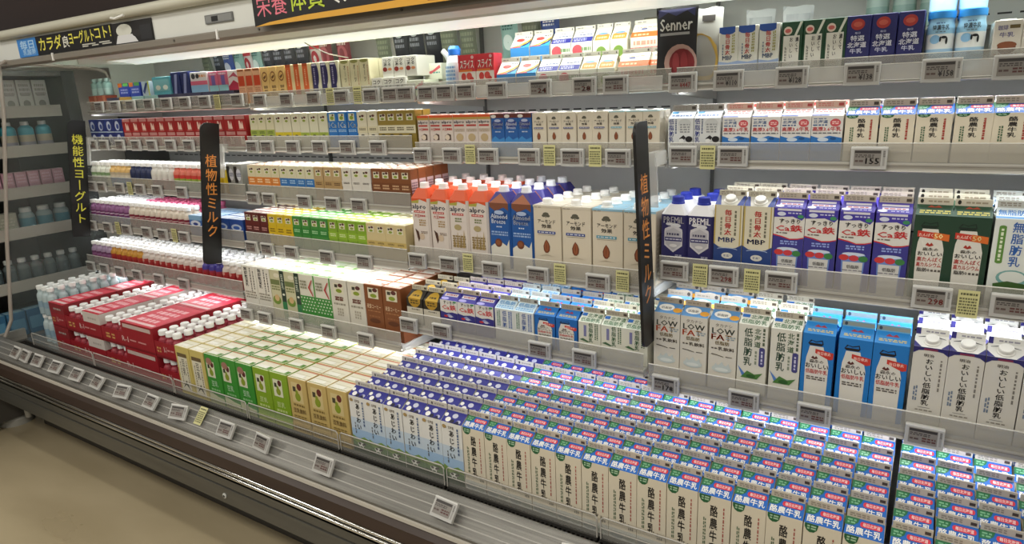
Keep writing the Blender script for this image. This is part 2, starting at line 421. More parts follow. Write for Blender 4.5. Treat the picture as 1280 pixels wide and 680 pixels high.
# white end wall inside the case, and the clear end panel with a metal frame
m = MB(); m.box(X0 - .004, X0 + .003, .225, .885, 1.262, 1.37, 'e0e4da'); m.box(X0 - .004, X0 + .003, .645, .885, 1.05, 1.262, 'e0e4da'); m.box(X0 - .004, X0 + .003, .645, .885, .02, 1.05, '5d5c58'); part('end_wall', m)
m = MB(); m.box(X1 - .004, X1 + .004, -.17, .885, -.05, 1.34, 'd5d5cf'); part('end_wall', m)
pe = [(.14, 1.285), (.60, 1.252), (.625, 1.235), (.635, 1.15), (.635, .0), (-.09, .02), (-.04, .11), (.02, .48), (.13, 1.06)]
m = MB(); m.poly([(X0 + .012, y, z) for y, z in pe], GLASS); gp = part('end_glass', m)
gp['label'] = 'clear end pane'
m = MB(); m.tube([(X0 + .016, y, z) for y, z in ((-.09, .02), (-.04, .11), (.02, .48), (.13, 1.06), (.155, 1.27), (.18, 1.285), (.40, 1.268), (.58, 1.254), (.615, 1.24), (.63, 1.20), (.635, 1.05))], .0085, 'a39a90', 8); part('glass_frame', m, gp)

# ---- shelves
LED_L = []
def shelf(bay, lvl, y, zt, zb, zs, lip_h=None):
    x0, x1 = BAYS[bay]
    nm = {1: 'top', 2: 'second', 3: 'third', 4: 'fourth', 5: 'fifth'}[lvl]
    s = ob('shelf', None, None, ((x0 + x1) / 2, y, zs))
    tag(s, 'grey enamelled shelf, %s down in the %s, with clear front guard' % (nm, bay) if lvl > 1 else 'grey enamelled top shelf of the %s, with clear front guard' % bay, 'shelf', 'shelves of the refrigerated case')
    w = (x1 - x0) / 2 - .002; dz = lambda z: z - zs
    m = MB(); m.box(-w, w, .006, .882 - y, -.012, 0, SHELFW); ob('board', m.mesh('board'), s)
    m = MB(); m.extrude_x([(.008, -.002), (.0, .002), (-.001, -.002), (.0015, dz(zb) + .008), (-.001, dz(zb) + .003), (.004, dz(zb)), (.012, dz(zb) + .004)], -w, w, RAIL)
    m.box(-w, w, -.0012, .001, -.006, -.0045, '8b877f'); m.box(-w, w, -.0012, .0005, dz(zb) + .002, dz(zb) + .0045, 'd8d5cd'); ob('price_rail', m.mesh('price_rail'), s)
    m = MB(); h = dz(zt); m.box(-w + .002, w - .002, .003, .0055, -.001, h, ACRYL); g = ob('front_guard', m.mesh('front_guard'), s)
    m = MB(); m.box(-w + .002, w - .002, .0025, .006, h, h + .0016, 'e9e7df'); ob('guard_edge', m.mesh('guard_edge'), g)
    m = MB(); m.box(-w, w, .020, .048, dz(zb) + .004, dz(zb) + .011, 'd9d9d4'); m.box(-w + .01, w - .01, .022, .046, dz(zb) + .003, dz(zb) + .004, LEDM); ob('led_bar', m.mesh('led_bar'), s)
    for sx in (-w + .003, w - .003):
        m = MB(); t = .0015
        vs = [(sx - t, .01, -.012), (sx - t, .86 - y, -.012), (sx - t, .86 - y, -.048), (sx - t, .10, -.030), (sx - t, .01, -.024)]
        vs += [(a + 2 * t, b, c) for a, b, c in vs]
        m.raw(vs, [(0, 1, 2, 3, 4), (9, 8, 7, 6, 5)] + [(i, (i + 1) % 5, 5 + (i + 1) % 5, 5 + i) for i in range(5)], 'c9c7c0'); ob('bracket', m.mesh('bracket'), s)
    LED_L.append(((x0 + x1) / 2, y + .034, zb + .002, x1 - x0 - .03))
L1 = .48; L2 = .44
for b in BAYS:
    shelf(b, 1, L1, 1.093, 1.034, 1.052)
for b in ('milk bay', 'almond bay'): shelf(b, 2, L2, .904, .840, .860)
for b in ('soy bay', 'yogurt bay'): shelf(b, 2, L2, .926, .866, .884)
shelf('milk bay', 3, .37, .614, .545, .566); shelf('milk bay', 4, .30, .331, .262, .285)
shelf('almond bay', 3, .37, .567, .498, .520); shelf('almond bay', 4, .30, .356, .288, .309)
for b in ('soy bay', 'yogurt bay'):
    shelf(b, 3, .41, .737, .668, .692); shelf(b, 4, .37, .552, .478, .508)
shelf('soy bay', 5, .30, .276, .204, .228); shelf('yogurt bay', 5, .33, .349, .275, .302)

# ---- electronic price tags
def price_tag(px_):
    b = MB(); w, h = .074, .050
    b.prism((-w / 2, w / 2), (-.006, .004), -h / 2, h / 2, .0015, 'b9b8b4', 'c6c5c1')
    b.box(-w / 2 + .0005, w / 2 - .0005, -.0068, -.005, h / 2 - .004, h / 2 - .0005, 'd9d8d4')
    s = MB(); sx0, sx1, sz0, sz1 = -w * .40, w * .33, -h * .34, h * .36
    s.box(sx0, sx1, -.0074, -.0055, sz0, sz1, '87827c')
    F = face((sx0, -.0074, sz0), (sx1 - sx0, 0, 0), (0, 0, sz1 - sz0))
    s.art(F, [('r', .02, .80, .98, .97, '3c3836'), ('g', .05, .52, .75, .74, '4a4542', 2), ('g', .05, .2, .40, .40, '5a4a46', 1)] + ([('t', px_[0], .44, .12, .96, .50, px_[1])] if px_ else [('g', .48, .14, .95, .48, '5b3633', 2)]))
    d = MB(); d.art(face((w * .36, -.006, -h * .34), (w * .10, 0, 0), (0, 0, h * .7)), [('r', .2, .0, .8, 1, '9c9a96'), ('g', .25, .55, .85, .95, '56534f', 4)])
    return Prod('price_tag', 'price tag', b.mesh('price_tag'), [('screen', s.mesh('screen')), ('side_print', d.mesh('side_print'))])
TAGP = {}
def put_tag(x, y, z, label, group, price=None, rx=0.0, rz=0.0):
    if price not in TAGP: TAGP[price] = price_tag(price)
    return TAGP[price].put((x, y, z), label, group, rz, rx)
K = '2b2827'; RD = '7c2a28'
TAGS = [('milk bay', 'top shelf', .474, 1.056, [.43, .547, .695, .844, .996, 1.123, 1.25], {0: ('¥447', RD), 1: ('¥110', K), 2: ('¥128', K), 3: ('¥138', K), 4: ('¥158', K)}),
 ('milk bay', 'second shelf', .434, .872, [.448, .575, .877], {2: ('155', K)}), ('milk bay', 'third shelf', .364, .580, [.456, .583, .72, 1.029, 1.17], {1: ('298', RD), 3: ('298', RD)}),
 ('milk bay', 'fourth shelf', .294, .285, [.462, .663, .824, 1.047], {0: ('178', K)}),
 ('almond bay', 'top shelf', .474, 1.058, [-.42, -.345, -.263, -.146, .006, .148, .243], {4: ('24', RD), 5: ('28', RD)}), ('almond bay', 'second shelf', .434, .863, [-.425, -.303, -.164, -.017, .127, .267], {}),
 ('almond bay', 'third shelf', .364, .522, [-.423, -.291, -.123, .041, .236], {}), ('almond bay', 'fourth shelf', .294, .316, [-.423, -.284, .079, .224], {}),
 ('soy bay', 'top shelf', .474, 1.060, [-1.258, -1.103, -.954, -.809, -.666, -.575, -.51], {}), ('yogurt bay', 'top shelf', .474, 1.068, [-2.462, -2.316, -2.184, -2.033, -1.894, -1.757, -1.616, -1.398], {}),
 ('soy bay', 'second shelf', .434, .886, [-1.29, -1.201, -1.053, -.909, -.766, -.62], {}), ('yogurt bay', 'second shelf', .434, .889, [-2.509, -2.409, -2.264, -2.128, -1.997, -1.852, -1.716], {}),
 ('soy bay', 'third shelf', .404, .686, [-1.29, -1.194, -.991, -.841, -.708], {}), ('yogurt bay', 'third shelf', .404, .689, [-2.54, -2.448, -2.285, -2.107, -1.969, -1.778], {}),
 ('soy bay', 'fourth shelf', .364, .493, [-1.29, -1.194, -1.053, -.859, -.669], {}), ('yogurt bay', 'fourth shelf', .364, .498, [-2.536, -2.389, -2.218, -2.047, -1.918, -1.752], {}),
 ('soy bay', 'fifth shelf', .294, .229, [-1.29, -1.178, -.992, -.817, -.632], {}), ('yogurt bay', 'fifth shelf', .324, .294, [-2.55, -2.419, -2.279, -2.125, -1.946, -1.751], {})]
for bay, lv, y, z, xs, pr in TAGS:
    for i, x in enumerate(xs):
        put_tag(x, y, z, 'grey price tag, %s from glass end, %s rail, %s' % (ordn(i + 1), lv, bay), 'price tags on the shelf rails', pr.get(i))
for i, x in enumerate([-2.31, -2.223, -2.109, -1.952, -1.783, -1.625, -1.448, -1.26, -1.092, -.832, -.653, -.383, .051, .42]):
    put_tag(x, -.158, .045, 'white-framed price tag, %s from glass end, sloping front rail of the well' % ordn(i + 1), 'price tags on the front rail', None, -.62 + rnd.uniform(-.12, .12), rnd.uniform(-.10, .22))
# clear spare tag holders and yellow shelf notes
b = MB(); b.box(-.05, .05, -.003, .0005, -.018, .018, clear('clear_holder', 'e4e3de', .35)); b.box(-.05, .05, -.0036, -.003, .0165, .018, 'dddcd6'); b.box(-.05, .05, -.0036, -.003, -.018, -.0165, 'eeede8')
HOLD = Prod('tag_holder', 'tag holder', b.mesh('tag_holder'))
for bay, xs in (('milk bay', [.621, .77, .92, 1.06, 1.19]), ('almond bay', [-.205, -.07, .077, .325]), ('soy bay', [-1.18, -1.03, -.88, -.735])):
    for i, x in enumerate(xs):
        HOLD.put((x, .4765, 1.058), 'empty clear tag holder, %s from glass end, top shelf rail, %s' % (ordn(i + 1), bay), 'clear tag holders')
b = MB(); b.box(-.019, .019, -.0012, .0004, -.030, .030, 'cfcb93')
b.art(face((-.019, -.0012, -.03), (.038, 0, 0), (0, 0, .06)), [('g', .12, .80, .9, .93, '5a5a3c', 1), ('g', .08, .1, .92, .75, '6b6a48', 6)])
NOTE = Prod('shelf_note', 'shelf note', b.mesh('shelf_note'))
for bay, lv, y, z, xs in (('soy bay', 'top', .4745, 1.064, [-.869, -.733]), ('yogurt bay', 'top', .4745, 1.064, [-1.534]), ('almond bay', 'second', .4345, .868, [-.233, .051, .197]), ('milk bay', 'second', .4345, .868, [.512]),
                         ('almond bay', 'third', .3645, .534, [-.216, .114, .309]), ('milk bay', 'third', .3645, .574, [.523, .652, 1.095]), ('yogurt bay', 'third', .4045, .69, [-2.20]), ('yogurt bay', 'fourth', .3645, .50, [-2.30, -1.83])):
    for i, x in enumerate(xs):
        NOTE.put((x, y, z), 'pale yellow paper note, %s from glass end, %s shelf rail, %s' % (ordn(i + 1), lv, bay), 'yellow shelf notes')
tag(NOTE.put((-.995, -.14, .046), 'pale yellow paper note tilted on the sloping front rail beside white-framed tags', 'yellow shelf notes', 0, -.7), None, None)

# ---- low wire guards along the front of the well
def wire_guard(x0, x1, idx):
    g = ob('wire_guard', None, None, ((x0 + x1) / 2, -.018, 0)); w = (x1 - x0) / 2; r = .0021
    tag(g, 'low chrome wire guard with clear pane, %s from glass end along the well front' % ordn(idx), 'wire guard', 'wire guards along the well')
    m = MB(); m.tube([(-w, 0, .0), (-w, 0, .052), (-w + .006, 0, .060), (w - .006, 0, .060), (w, 0, .052), (w, 0, 0)], r, 'bdb9b0'); ob('top_wire', m.mesh('top_wire'), g)
    m = MB(); m.tube([(-w, 0, .030), (w, 0, .030)], r * .8, 'aba79e'); ob('middle_wire', m.mesh('middle_wire'), g)
    m = MB(); m.box(-w + .003, w - .003, .002, .0032, .0, .058, clear('clear_pane', 'd9d6cc', .12)); ob('clear_pane', m.mesh('clear_pane'), g)
    m = MB(); m.box(-w, w, -.003, .004, -.0078, .0, '3b3936'); ob('foot_bar', m.mesh('foot_bar'), g)
for i, (a, b_) in enumerate([(-2.50, -1.95), (-1.94, -1.36), (-1.35, -.92), (-.91, -.475), (-.465, -.06), (-.05, .405), (.415, .86), (.87, 1.31)]): wire_guard(a, b_, i + 1)

# ---- hanging section signs
def section_sign(x, text, col, y0, z0, z1, tilt, label, bot, roll=0.0, reach=.03):
    s = ob('hanging_sign', None, None, (x, y0, z0)); tag(s, label, 'hanging sign', 'black section signs on the shelves'); s.rotation_euler = (tilt, roll, 0)
    h = z1 - z0; w = .082; b = MB(); n = 6; r = .03
    pr = [(0, 0), (-w, 0)] + [(-w + r - r * math.cos(a), h - r + r * math.sin(a)) for a in [PI / 2 * i / n for i in range(n + 1)]] + [(0, h)]
    if bot: pr = [(0, .0)] + [(-w + .02 - .02 * math.sin(a), .02 - .02 * math.cos(a)) for a in [PI / 2 * i / n for i in range(n + 1)]] + pr[2:]
    b.extrude_x(pr, -.004, .004, '171615', True); bd = ob('sign_board', b.mesh('sign_board'), s)
    t = MB(); t.art(face((.004, -w, 0), (0, w, 0), (0, 0, h)), [('V', text, .20, .20 if bot else .12, .82, .78 if bot else .88, col)]); ob('sign_lettering', t.mesh('sign_lettering'), s)
    c = MB(); c.box(-.006, .02, .0, reach, h * .80, h * .86, clear('clear_clip', 'e8e8e4', .45)); c.box(-.008, .022, .003, .010, h * .62, h * .84, clear('clear_clip', 'e8e8e4', .45)); ob('sign_clip', c.mesh('sign_clip'), s)
section_sign(-1.486, '植物性ミルク', 'd98a3c', .346, .412, .985, -.15, 'black hanging sign with orange lettering at the edge of the soy bay', True)
section_sign(.410, '植物性ミルク', 'd98a3c', .345, .388, .968, 0, 'black hanging sign with orange lettering beside the milk bay, seen edge-on', True, -.052, .088)
section_sign(-2.535, '機能性ヨーグルト', 'e3dc4a', .343, .448, 1.012, -.15, 'black hanging sign with yellow lettering by the glass end', False)

# ---- signs and gauge on the canopy fascia
def board(name, x0, x1, z0, z1, base, art, label, cat, y=.198):
    o = ob(name, None, None, ((x0 + x1) / 2, y, z0)); tag(o, label, cat); w = x1 - x0
    b = MB(); b.box(-w / 2, w / 2, -.003, 0, 0, z1 - z0, base); ob('sign_board', b.mesh('sign_board'), o)
    t = MB(); t.art(face((-w / 2, -.003, 0), (w, 0, 0), (0, 0, z1 - z0)), art); ob('sign_lettering', t.mesh('sign_lettering'), o)
    return o
board('shop_sign', -2.50, -1.712, 1.293, 1.369, '161414', [('r', 0, 0, .22, 1, '3f86cf'), ('t', '毎日', .03, .42, .19, .9, 'b9d8f2'), ('t', '乳酸菌', .05, .08, .2, .42, 'a9cdec'), ('t', 'カラダ', .25, .18, .50, .92, 'e9e05c'), ('t', '良', .51, .2, .575, .8, 'e8e6d8'),
   ('t', 'ヨーグルト', .58, .3, .83, .95, 'e9e05c'), ('t', 'コト！', .84, .4, .99, .95, 'e9e05c'), ('g', .70, .08, .98, .26, 'c9c7bb', 2)], 'black canopy sign with blue corner and yellow lettering near the glass end', 'shop sign')
o = board('shop_sign', -1.710, -1.443, 1.290, 1.367, '1d1a19', [('e', .30, .62, .20, .30, 'd9d9cc'), ('p', [(.05, .05), (.62, .05), (.52, .42), (.12, .42)], 'dedede'), ('e', .62, .42, .12, .16, '2a2725'), ('r', .70, .1, .98, .75, '2b2b2d')],
   'small dark picture board with pale rounded figure, beside yellow-lettered canopy sign', 'shop sign')
board('shop_sign', -.825, .319, 1.280, 1.387, '131111', [('t', '栄養', .015, .24, .135, .86, 'e8798a'), ('t', '体質', .145, .26, .275, .92, 'c5d83c'), ('t', 'で', .285, .30, .335, .62, 'f0efe8'), ('t', '選', .34, .32, .415, .8, 'f0efe8'), ('t', 'べて', .42, .34, .50, .64, 'f0efe8'),
   ('t', '嬉しい', .505, .34, .66, .86, 'f0efe8'), ('t', '新しい', .665, .36, .81, .9, 'f0efe8'), ('t', 'ミルク', .82, .4, .98, .92, 'f0efe8'), ('p', [(0, 0), (1, 0), (1, .30), (.82, .26), (.5, .17), (.2, .14), (.06, .08)], 'e3a93c'), ('p', [(.60, .06), (.63, .04), (.64, .16), (.61, .2)], '8c3a20')],
   'long black canopy sign with pink, green and white lettering over orange band', 'shop sign', .160)
g = ob('temperature_gauge', None, None, (-1.054, .199, 1.330)); tag(g, 'grey temperature gauge with dark window set in the white fascia', 'temperature gauge')
m = MB(); m.box(-.074, .074, -.004, 0, -.0138, .0138, '6f706e'); m.box(-.069, .069, -.0048, -.004, -.0105, .0105, '878886'); ob('gauge_housing', m.mesh('gauge_housing'), g)
m = MB(); m.box(-.037, -.003, -.0056, -.0048, -.008, .008, '171717'); ob('gauge_window', m.mesh('gauge_window'), g)

# ================================================================== PRODUCTS
CREAM = 'ddd3bd'
BLK = '23201f'; RED = 'b32a2c'; BLU = '1f62b4'; NAVY = '2b2f6e'; GRN = '2f6b3a'; WHT = 'efeee8'
rak_f = [('p', [(.03, 1), (.03, .955), (.08, .915), (.17, .893), (.28, .898), (.36, .93), (.40, 1)], '27613a'), ('g', .10, .925, .34, .985, 'a9c9a8', 2), ('v', '酪農牛乳', .38, .23, .62, .885, BLK), ('k', .77, .32, .83, .88, 'a8564c', 1), ('k', .17, .28, .27, .70, '66785f', 2),
         ('r', 0, 0, 1, .15, 'c3c4bd'), ('e', .3, .06, .25, .05, 'aab0ae'), ('e', .75, .06, .2, .05, 'b3b7ae'), ('k', .70, .18, .9, .28, '8a8578', 3)]
rak_s = [('p', [(0, .52), (.22, .56), (.32, .74), (.36, 1), (0, 1)], '2b7048'), ('g', .06, .62, .28, .92, '7db48c', 2), ('r', .44, .56, .88, .86, 'd8384a'), ('e', .44, .71, .06, .15, 'd8384a'), ('e', .88, .71, .06, .15, 'd8384a'), ('t', '毎日北海道', .45, .61, .88, .82, 'f3d9d6'), ('t', '酪農牛乳', .06, .08, .94, .50, WHT)]
side_txt = [('g', .12, .12, .88, .62, 'a9a391', 9), ('r', .1, .7, .9, .78, BLU)]
RAK = gable('milk_carton', 'milk carton', .0695, .0695, .188, rak_f, rak_s, side_txt, CREAM, '1f66bd', 'c1b8a8', hr=.2065, hf=.2215)
VIS = .38
RAK5 = gable('milk_carton', 'milk carton', .0675, .0675, .105, [(e[0],) + e[1:] for e in rak_f[:4]] + [('k', .74, .16, .84, .86, 'a8463c', 1), ('k', .15, .1, .28, .62, '4d6a4c', 2)], rak_s, side_txt, CREAM, '1f66bd', 'c1b8a8', hr=.123, hf=.138)
VIS = 0.0
aji_f = [('r', 0, .35, 1, .62, 'c8d6e2'), ('r', 0, .2, 1, .42, 'a3c0dd'), ('p', [(0, 0), (1, 0), (1, .26), (.7, .30), (.35, .24), (0, .30)], '86a257'), ('p', [(0, 0), (1, 0), (1, .19), (.6, .22), (.3, .17), (0, .2)], '4d7040'), ('p', [(0, 0), (1, 0), (1, .1), (0, .12)], '2c4430'),
         ('e', .48, .15, .20, .035, 'e9e7e0'), ('e', .40, .16, .08, .02, '1d1b1b'), ('e', .60, .15, .06, .025, '1d1b1b'), ('r', .36, .10, .41, .14, 'e9e7e0'), ('r', .56, .10, .61, .14, 'e9e7e0'), ('e', .70, .17, .06, .02, '1d1b1b'),
         ('t', '北海道', .34, .90, .62, .95, '6b5d4c'), ('v', 'あじわい', .36, .42, .62, .88, BLK), ('k', .74, .5, .86, .93, '54688a', 1), ('e', .16, .93, .10, .03, 'a88d5a'), ('k', .22, .34, .30, .56, '6a6a6a', 1)]
aji_s = [('e', .28, .25, .12, .2, WHT), ('e', .52, .62, .13, .2, 'c9cbdc'), ('e', .10, .6, .09, .16, WHT), ('e', .5, .16, .10, .16, '26233a'), ('e', .80, .2, .10, .15, 'b8b9cb'), ('p', [(.6, .0), (.75, .3), (.9, .0)], '1e1c40')]
AJI = gable('milk_carton', 'milk carton', .0695, .0695, .188, aji_f, aji_s, None, 'e4e3de', '33348a', 'c6c1b8', hr=.2065, hf=.2215, finart=[('e', .22, .5, .05, .3, '5b5653'), ('g', .35, .25, .9, .75, '9a958d', 1)])

# soy milk litre boxes of the floor well
def logo(cx, cy, s, panel='e2dcc6', a='5a2322', b_='37392c', leaf='8a9a2c'):
    return [('r', cx - s, cy - s * .62, cx + s, cy + s * .62, panel), ('e', cx + s * .45, cy + s * .38, s * .42, s * .22, a), ('r', cx - s * .75, cy + s * .05, cx - s * .2, cy + s * .35, b_), ('e', cx + s * .05, cy - s * .25, s * .5, s * .26, leaf), ('e', cx - s * .05, cy + s * .02, s * .25, s * .15, leaf)]
soytop = [('r', .0, .86, 1, .97, 'c9826a'), ('r', .04, .08, .96, .13, '98965c'), ('r', .1, .5, .9, .54, 'c9c3a4')]
gtop = [('r', .0, .86, 1, .97, 'c58a5c'), ('r', .03, .06, .97, .16, '6f9a3c'), ('r', .62, .18, .95, .44, '5d8f3c')]
def SOY(base, art, top, topc='ebe6d2'): return brick('soy_milk_box', 'soy milk box', .0855, .0625, .192, art, None, top, base, topc, 'f3f1e6')
SY_Y = SOY('cbb96c', [('r', .12, .06, .80, .80, 'dcd6c0'), ('r', .12, .78, .80, .86, '6b5a3c'), ('v', '豆乳', .36, .40, .60, .74, '3a332b'), ('k', .66, .26, .76, .72, '7c6a4a', 1), ('p', [(.2, .12), (.5, .3), (.7, .1), (.45, .2)], '3c3a30'), ('k', .22, .2, .32, .7, '8c8268', 1)], [('r', .0, .86, 1, .97, 'cbbd82'), ('r', .1, .5, .9, .54, 'c9c3a4')])
SY_G = SOY('3f8f35', logo(.36, .70, .26, 'd8d6bc') + [('e', .3, .86, .2, .07, 'a07464'), ('t', '豆乳', .28, .36, .70, .48, 'bfe0b8'), ('g', .2, .26, .8, .33, '8cc182', 1), ('p', [(0, 0), (1, 0), (1, .14), (.6, .16), (0, .24)], 'c6c9a4'), ('r', 0, 0, 1, .06, 'a9ad84')], gtop)
SY_L = SOY('84a52a', logo(.42, .72, .26, 'dadbc0') + [('t', '豆乳', .25, .36, .72, .46, 'd3e2a0'), ('g', .2, .26, .8, .33, 'c3d684', 1), ('r', 0, .0, 1, .12, 'a9b95c')], gtop)
SY_B = SOY('c7ad6c', logo(.48, .74, .30, 'd3c08a', '6a2a26', '4a4334') + [('g', .2, .48, .8, .54, '8a7440', 1), ('t', '豆乳飲料', .16, .36, .84, .45, '5d4526'), ('g', .16, .24, .84, .32, '8a7440', 2), ('r', 0, .0, 1, .16, 'b59b5a'), ('g', .1, .03, .9, .13, '8e7844', 2)], soytop)

W_ = 'well front'
fill(RAK, lin_x(.0, .0712, 14), 0, 0, 7, .0715, 'blue-topped cream milk carton', 'floor well before the gap', 'blue-topped milk cartons in the floor well', jit=.0008)
fill(RAK, lin_x(1.0065, .0712, 4), 0, 0, 7, .0715, 'blue-topped cream milk carton', 'floor well past the gap', 'blue-topped milk cartons in the floor well', jit=.0012)
fill(AJI, lin_x(-.4285, .0712, 6), 0, 0, 7, .0715, 'navy-topped milk carton', 'floor well', 'navy-topped milk cartons in the floor well', jit=.001)
x = -1.339
for pr, n, d in ((SY_Y, 2, 'yellow soy milk box'), (SY_G, 3, 'dark green soy milk box'), (SY_L, 2, 'lime green soy milk box'), (SY_B, 3, 'tan soy milk box')):
    fill(pr, lin_x(x, .0905, n), 0, 0, 7, .0635, d, 'floor well', 'soy milk boxes in the floor well', jit=.001); x += .0905 * n

# ---- milk bay
VIS = .2
LOWF = gable('milk_carton', 'milk carton', .0695, .0695, .188, [('t', 'タカナシ', .22, .885, .82, .945, '7c756a'), ('t', 'LOW', .10, .765, .92, .865, '3c4238'), ('t', 'FA', .08, .655, .56, .755, 'c9542c'), ('t', 'T', .58, .655, .80, .755, 'd6a33a'), ('g', .62, .67, .95, .74, '8fa0a8', 2), ('t', '低脂肪', .22, .565, .74, .635, '6b5a30'), ('t', '乳飲料', .34, .465, .92, .535, '4b443c'), ('g', .1, .48, .3, .52, '5f574c', 1),
        ('p', [(.1, .40), (.3, .39), (.55, .365), (.54, .355), (.3, .375), (.1, .385)], '4b443c'), ('r', .62, .36, .85, .372, '4b443c'), ('e', .5, .14, .36, .07, 'c2cccb'), ('p', [(.2, .16), (.28, .24), (.36, .18), (.5, .27), (.62, .18), (.74, .25), (.8, .16)], 'c2cccb'), ('e', .5, .13, .24, .03, 'd6dcd9')],
        [('e', .40, .55, .30, .32, WHT), ('t', '低脂肪', .2, .38, .6, .62, '3a3a3a'), ('e', .84, .36, .17, .22, 'd99a34')], None, 'd5d0c3', '5a8fc4', 'b0a595', finart=[('g', .1, .3, .6, .7, '8d8376', 1), ('e', .87, .5, .07, .35, '4c433d')])
NORTH_F = [('v', '低脂肪乳', .20, .28, .50, .94, '2d4636'), ('v', '北海道', .55, .62, .78, .95, '3a5a3c'), ('k', .82, .66, .93, .97, '54604c', 1), ('r', .74, .32, .93, .60, '45437c'), ('e', .835, .60, .095, .03, '45437c'), ('e', .835, .32, .095, .03, '45437c'), ('k', .79, .34, .88, .59, 'c9c7dc', 1), ('k', .58, .32, .68, .58, '87907f', 1),
           ('p', [(.02, .27), (.3, .12), (.5, .16), (.2, .08)], '4f7cc0'), ('p', [(.14, .06), (.36, .19), (.62, .14), (.9, .18), (.7, .06)], '4c7a3c'), ('e', .5, .10, .16, .035, '2f5a2c')]
NORTH_S = [('r', .04, .62, .30, .9, '2f6fc2'), ('t', '北海道', .34, .52, .96, .92, '3a6a44'), ('t', '低脂肪乳', .06, .08, .94, .46, '3f7048')]
NORTH = gable('milk_carton', 'milk carton', .0695, .0695, .188, NORTH_F, NORTH_S, None, 'd8d5c8', 'e3e4da', 'b9b2a3')
def MORI(d, hs, base, f2, slopetext='c9b85c'):
    return [('p', [(.16, 0), (.84, 0), (.86, .5), (.80, .62), (.70, .72), (.66, .80), (.24, .80), (.20, .70), (.15, .60), (.13, .45)], 'd9d5cb'), ('p', [(.18, .84), (.26, .90), (.42, .88), (.62, .91), (.66, .84), (.60, .81), (.24, .81)], '1c1a1c' if base != '24402f' else '17281f'), ('p', [(.22, .85), (.3, .885), (.42, .865), (.6, .89), (.62, .85)], base)] + f2
mor_f = MORI(0, 0, '1d6fb8', [('p', [(.42, .76), (.98, .72), (.98, .62), (.86, .60), (.42, .69)], 'c4382e'), ('t', '毎日骨太', .48, .665, .9, .72, 'eec6b8'), ('p', [(.30, .60), (.36, .64), (.41, .61), (.46, .64), (.52, .60), (.41, .58)], '5c2f2c'), ('t', '森永の', .26, .52, .70, .58, '4a4440'), ('t', 'おいしい', .14, .43, .86, .515, '1f1c1b'), ('t', '低脂肪牛乳', .16, .34, .84, .415, 'c03a3a'), ('g', .2, .23, .78, .30, '5d5650', 2)])
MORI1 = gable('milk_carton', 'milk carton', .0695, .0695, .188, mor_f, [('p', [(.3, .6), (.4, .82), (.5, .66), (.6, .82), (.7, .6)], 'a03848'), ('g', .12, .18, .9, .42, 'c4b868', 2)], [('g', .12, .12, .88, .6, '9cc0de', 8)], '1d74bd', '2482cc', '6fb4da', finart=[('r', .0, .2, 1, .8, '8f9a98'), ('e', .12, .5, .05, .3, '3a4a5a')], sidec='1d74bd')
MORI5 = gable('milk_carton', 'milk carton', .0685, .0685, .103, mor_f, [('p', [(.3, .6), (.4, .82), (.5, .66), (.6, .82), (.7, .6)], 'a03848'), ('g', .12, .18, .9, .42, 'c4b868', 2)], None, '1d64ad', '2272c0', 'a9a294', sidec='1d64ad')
HPRO = gable('milk_carton', 'milk carton', .0695, .0695, .188, MORI(0, 0, '24402f', [('p', [(.12, .77), (.97, .73), (.97, .63), (.12, .68)], 'c23a2c'), ('p', [(.55, .755), (.97, .73), (.97, .63), (.55, .655)], 'd56a2a'), ('t', 'たんぱく', .16, .685, .54, .735, 'f0d8c8'), ('t', '50', .57, .665, .80, .735, 'f6e0a0'), ('p', [(.36, .56), (.42, .60), (.47, .57), (.52, .60), (.58, .56), (.47, .54)], 'a8382e'), ('t', '森永の', .30, .475, .72, .525, '403a36'), ('t', 'おいしい', .17, .40, .84, .465, '1f1c1b'), ('t', '高たんぱく', .17, .315, .84, .385, 'b0352f'), ('t', '高カルシウム', .17, .235, .84, .305, 'b0352f'), ('t', '脂肪0', .2, .16, .55, .22, '2a2625'), ('g', .58, .16, .84, .21, '5a534c', 1)]),
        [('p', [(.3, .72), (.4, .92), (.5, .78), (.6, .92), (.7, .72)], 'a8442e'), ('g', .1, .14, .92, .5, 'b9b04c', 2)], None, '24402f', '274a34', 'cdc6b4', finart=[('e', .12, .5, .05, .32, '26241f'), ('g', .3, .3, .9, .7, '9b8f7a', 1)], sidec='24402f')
MEIJI = gable('milk_carton', 'milk carton', .0640, .0690, .193, [('p', [(0, 1), (1, 1), (1, .90), (.85, .945), (.5, .965), (.15, .945), (0, .90)], '2a2768'), ('r', .30, .955, .7, .985, '7c2a4a'), ('t', '明治', .32, .855, .62, .905, '5d5853'), ('v', 'おいしい低脂肪乳', .38, .12, .62, .83, '1f1c1b'), ('k', .80, .36, .88, .86, '7a756e', 1), ('k', .12, .18, .26, .42, '6b7a8e', 2), ('r', .32, .085, .68, .09, '2a2625'), ('g', .25, .03, .75, .06, '8d877c', 1)],
        [('p', [(0, 0), (.22, 0), (0, .45)], '322f7c'), ('p', [(1, 0), (.78, 0), (1, .45)], '322f7c'), ('p', [(.1, .75), (.3, .86), (.5, .9), (.7, .86), (.9, .75), (.9, .72), (.5, .86), (.1, .72)], '3c3a48')], None, 'd0ccc2', 'e9e9e6', 'e6e6e2', finart=[('r', 0, 0, .14, 1, '322f7c'), ('g', .3, .3, .9, .7, '9a98a4', 1)], cap='e6e5e0')
VIS = .24
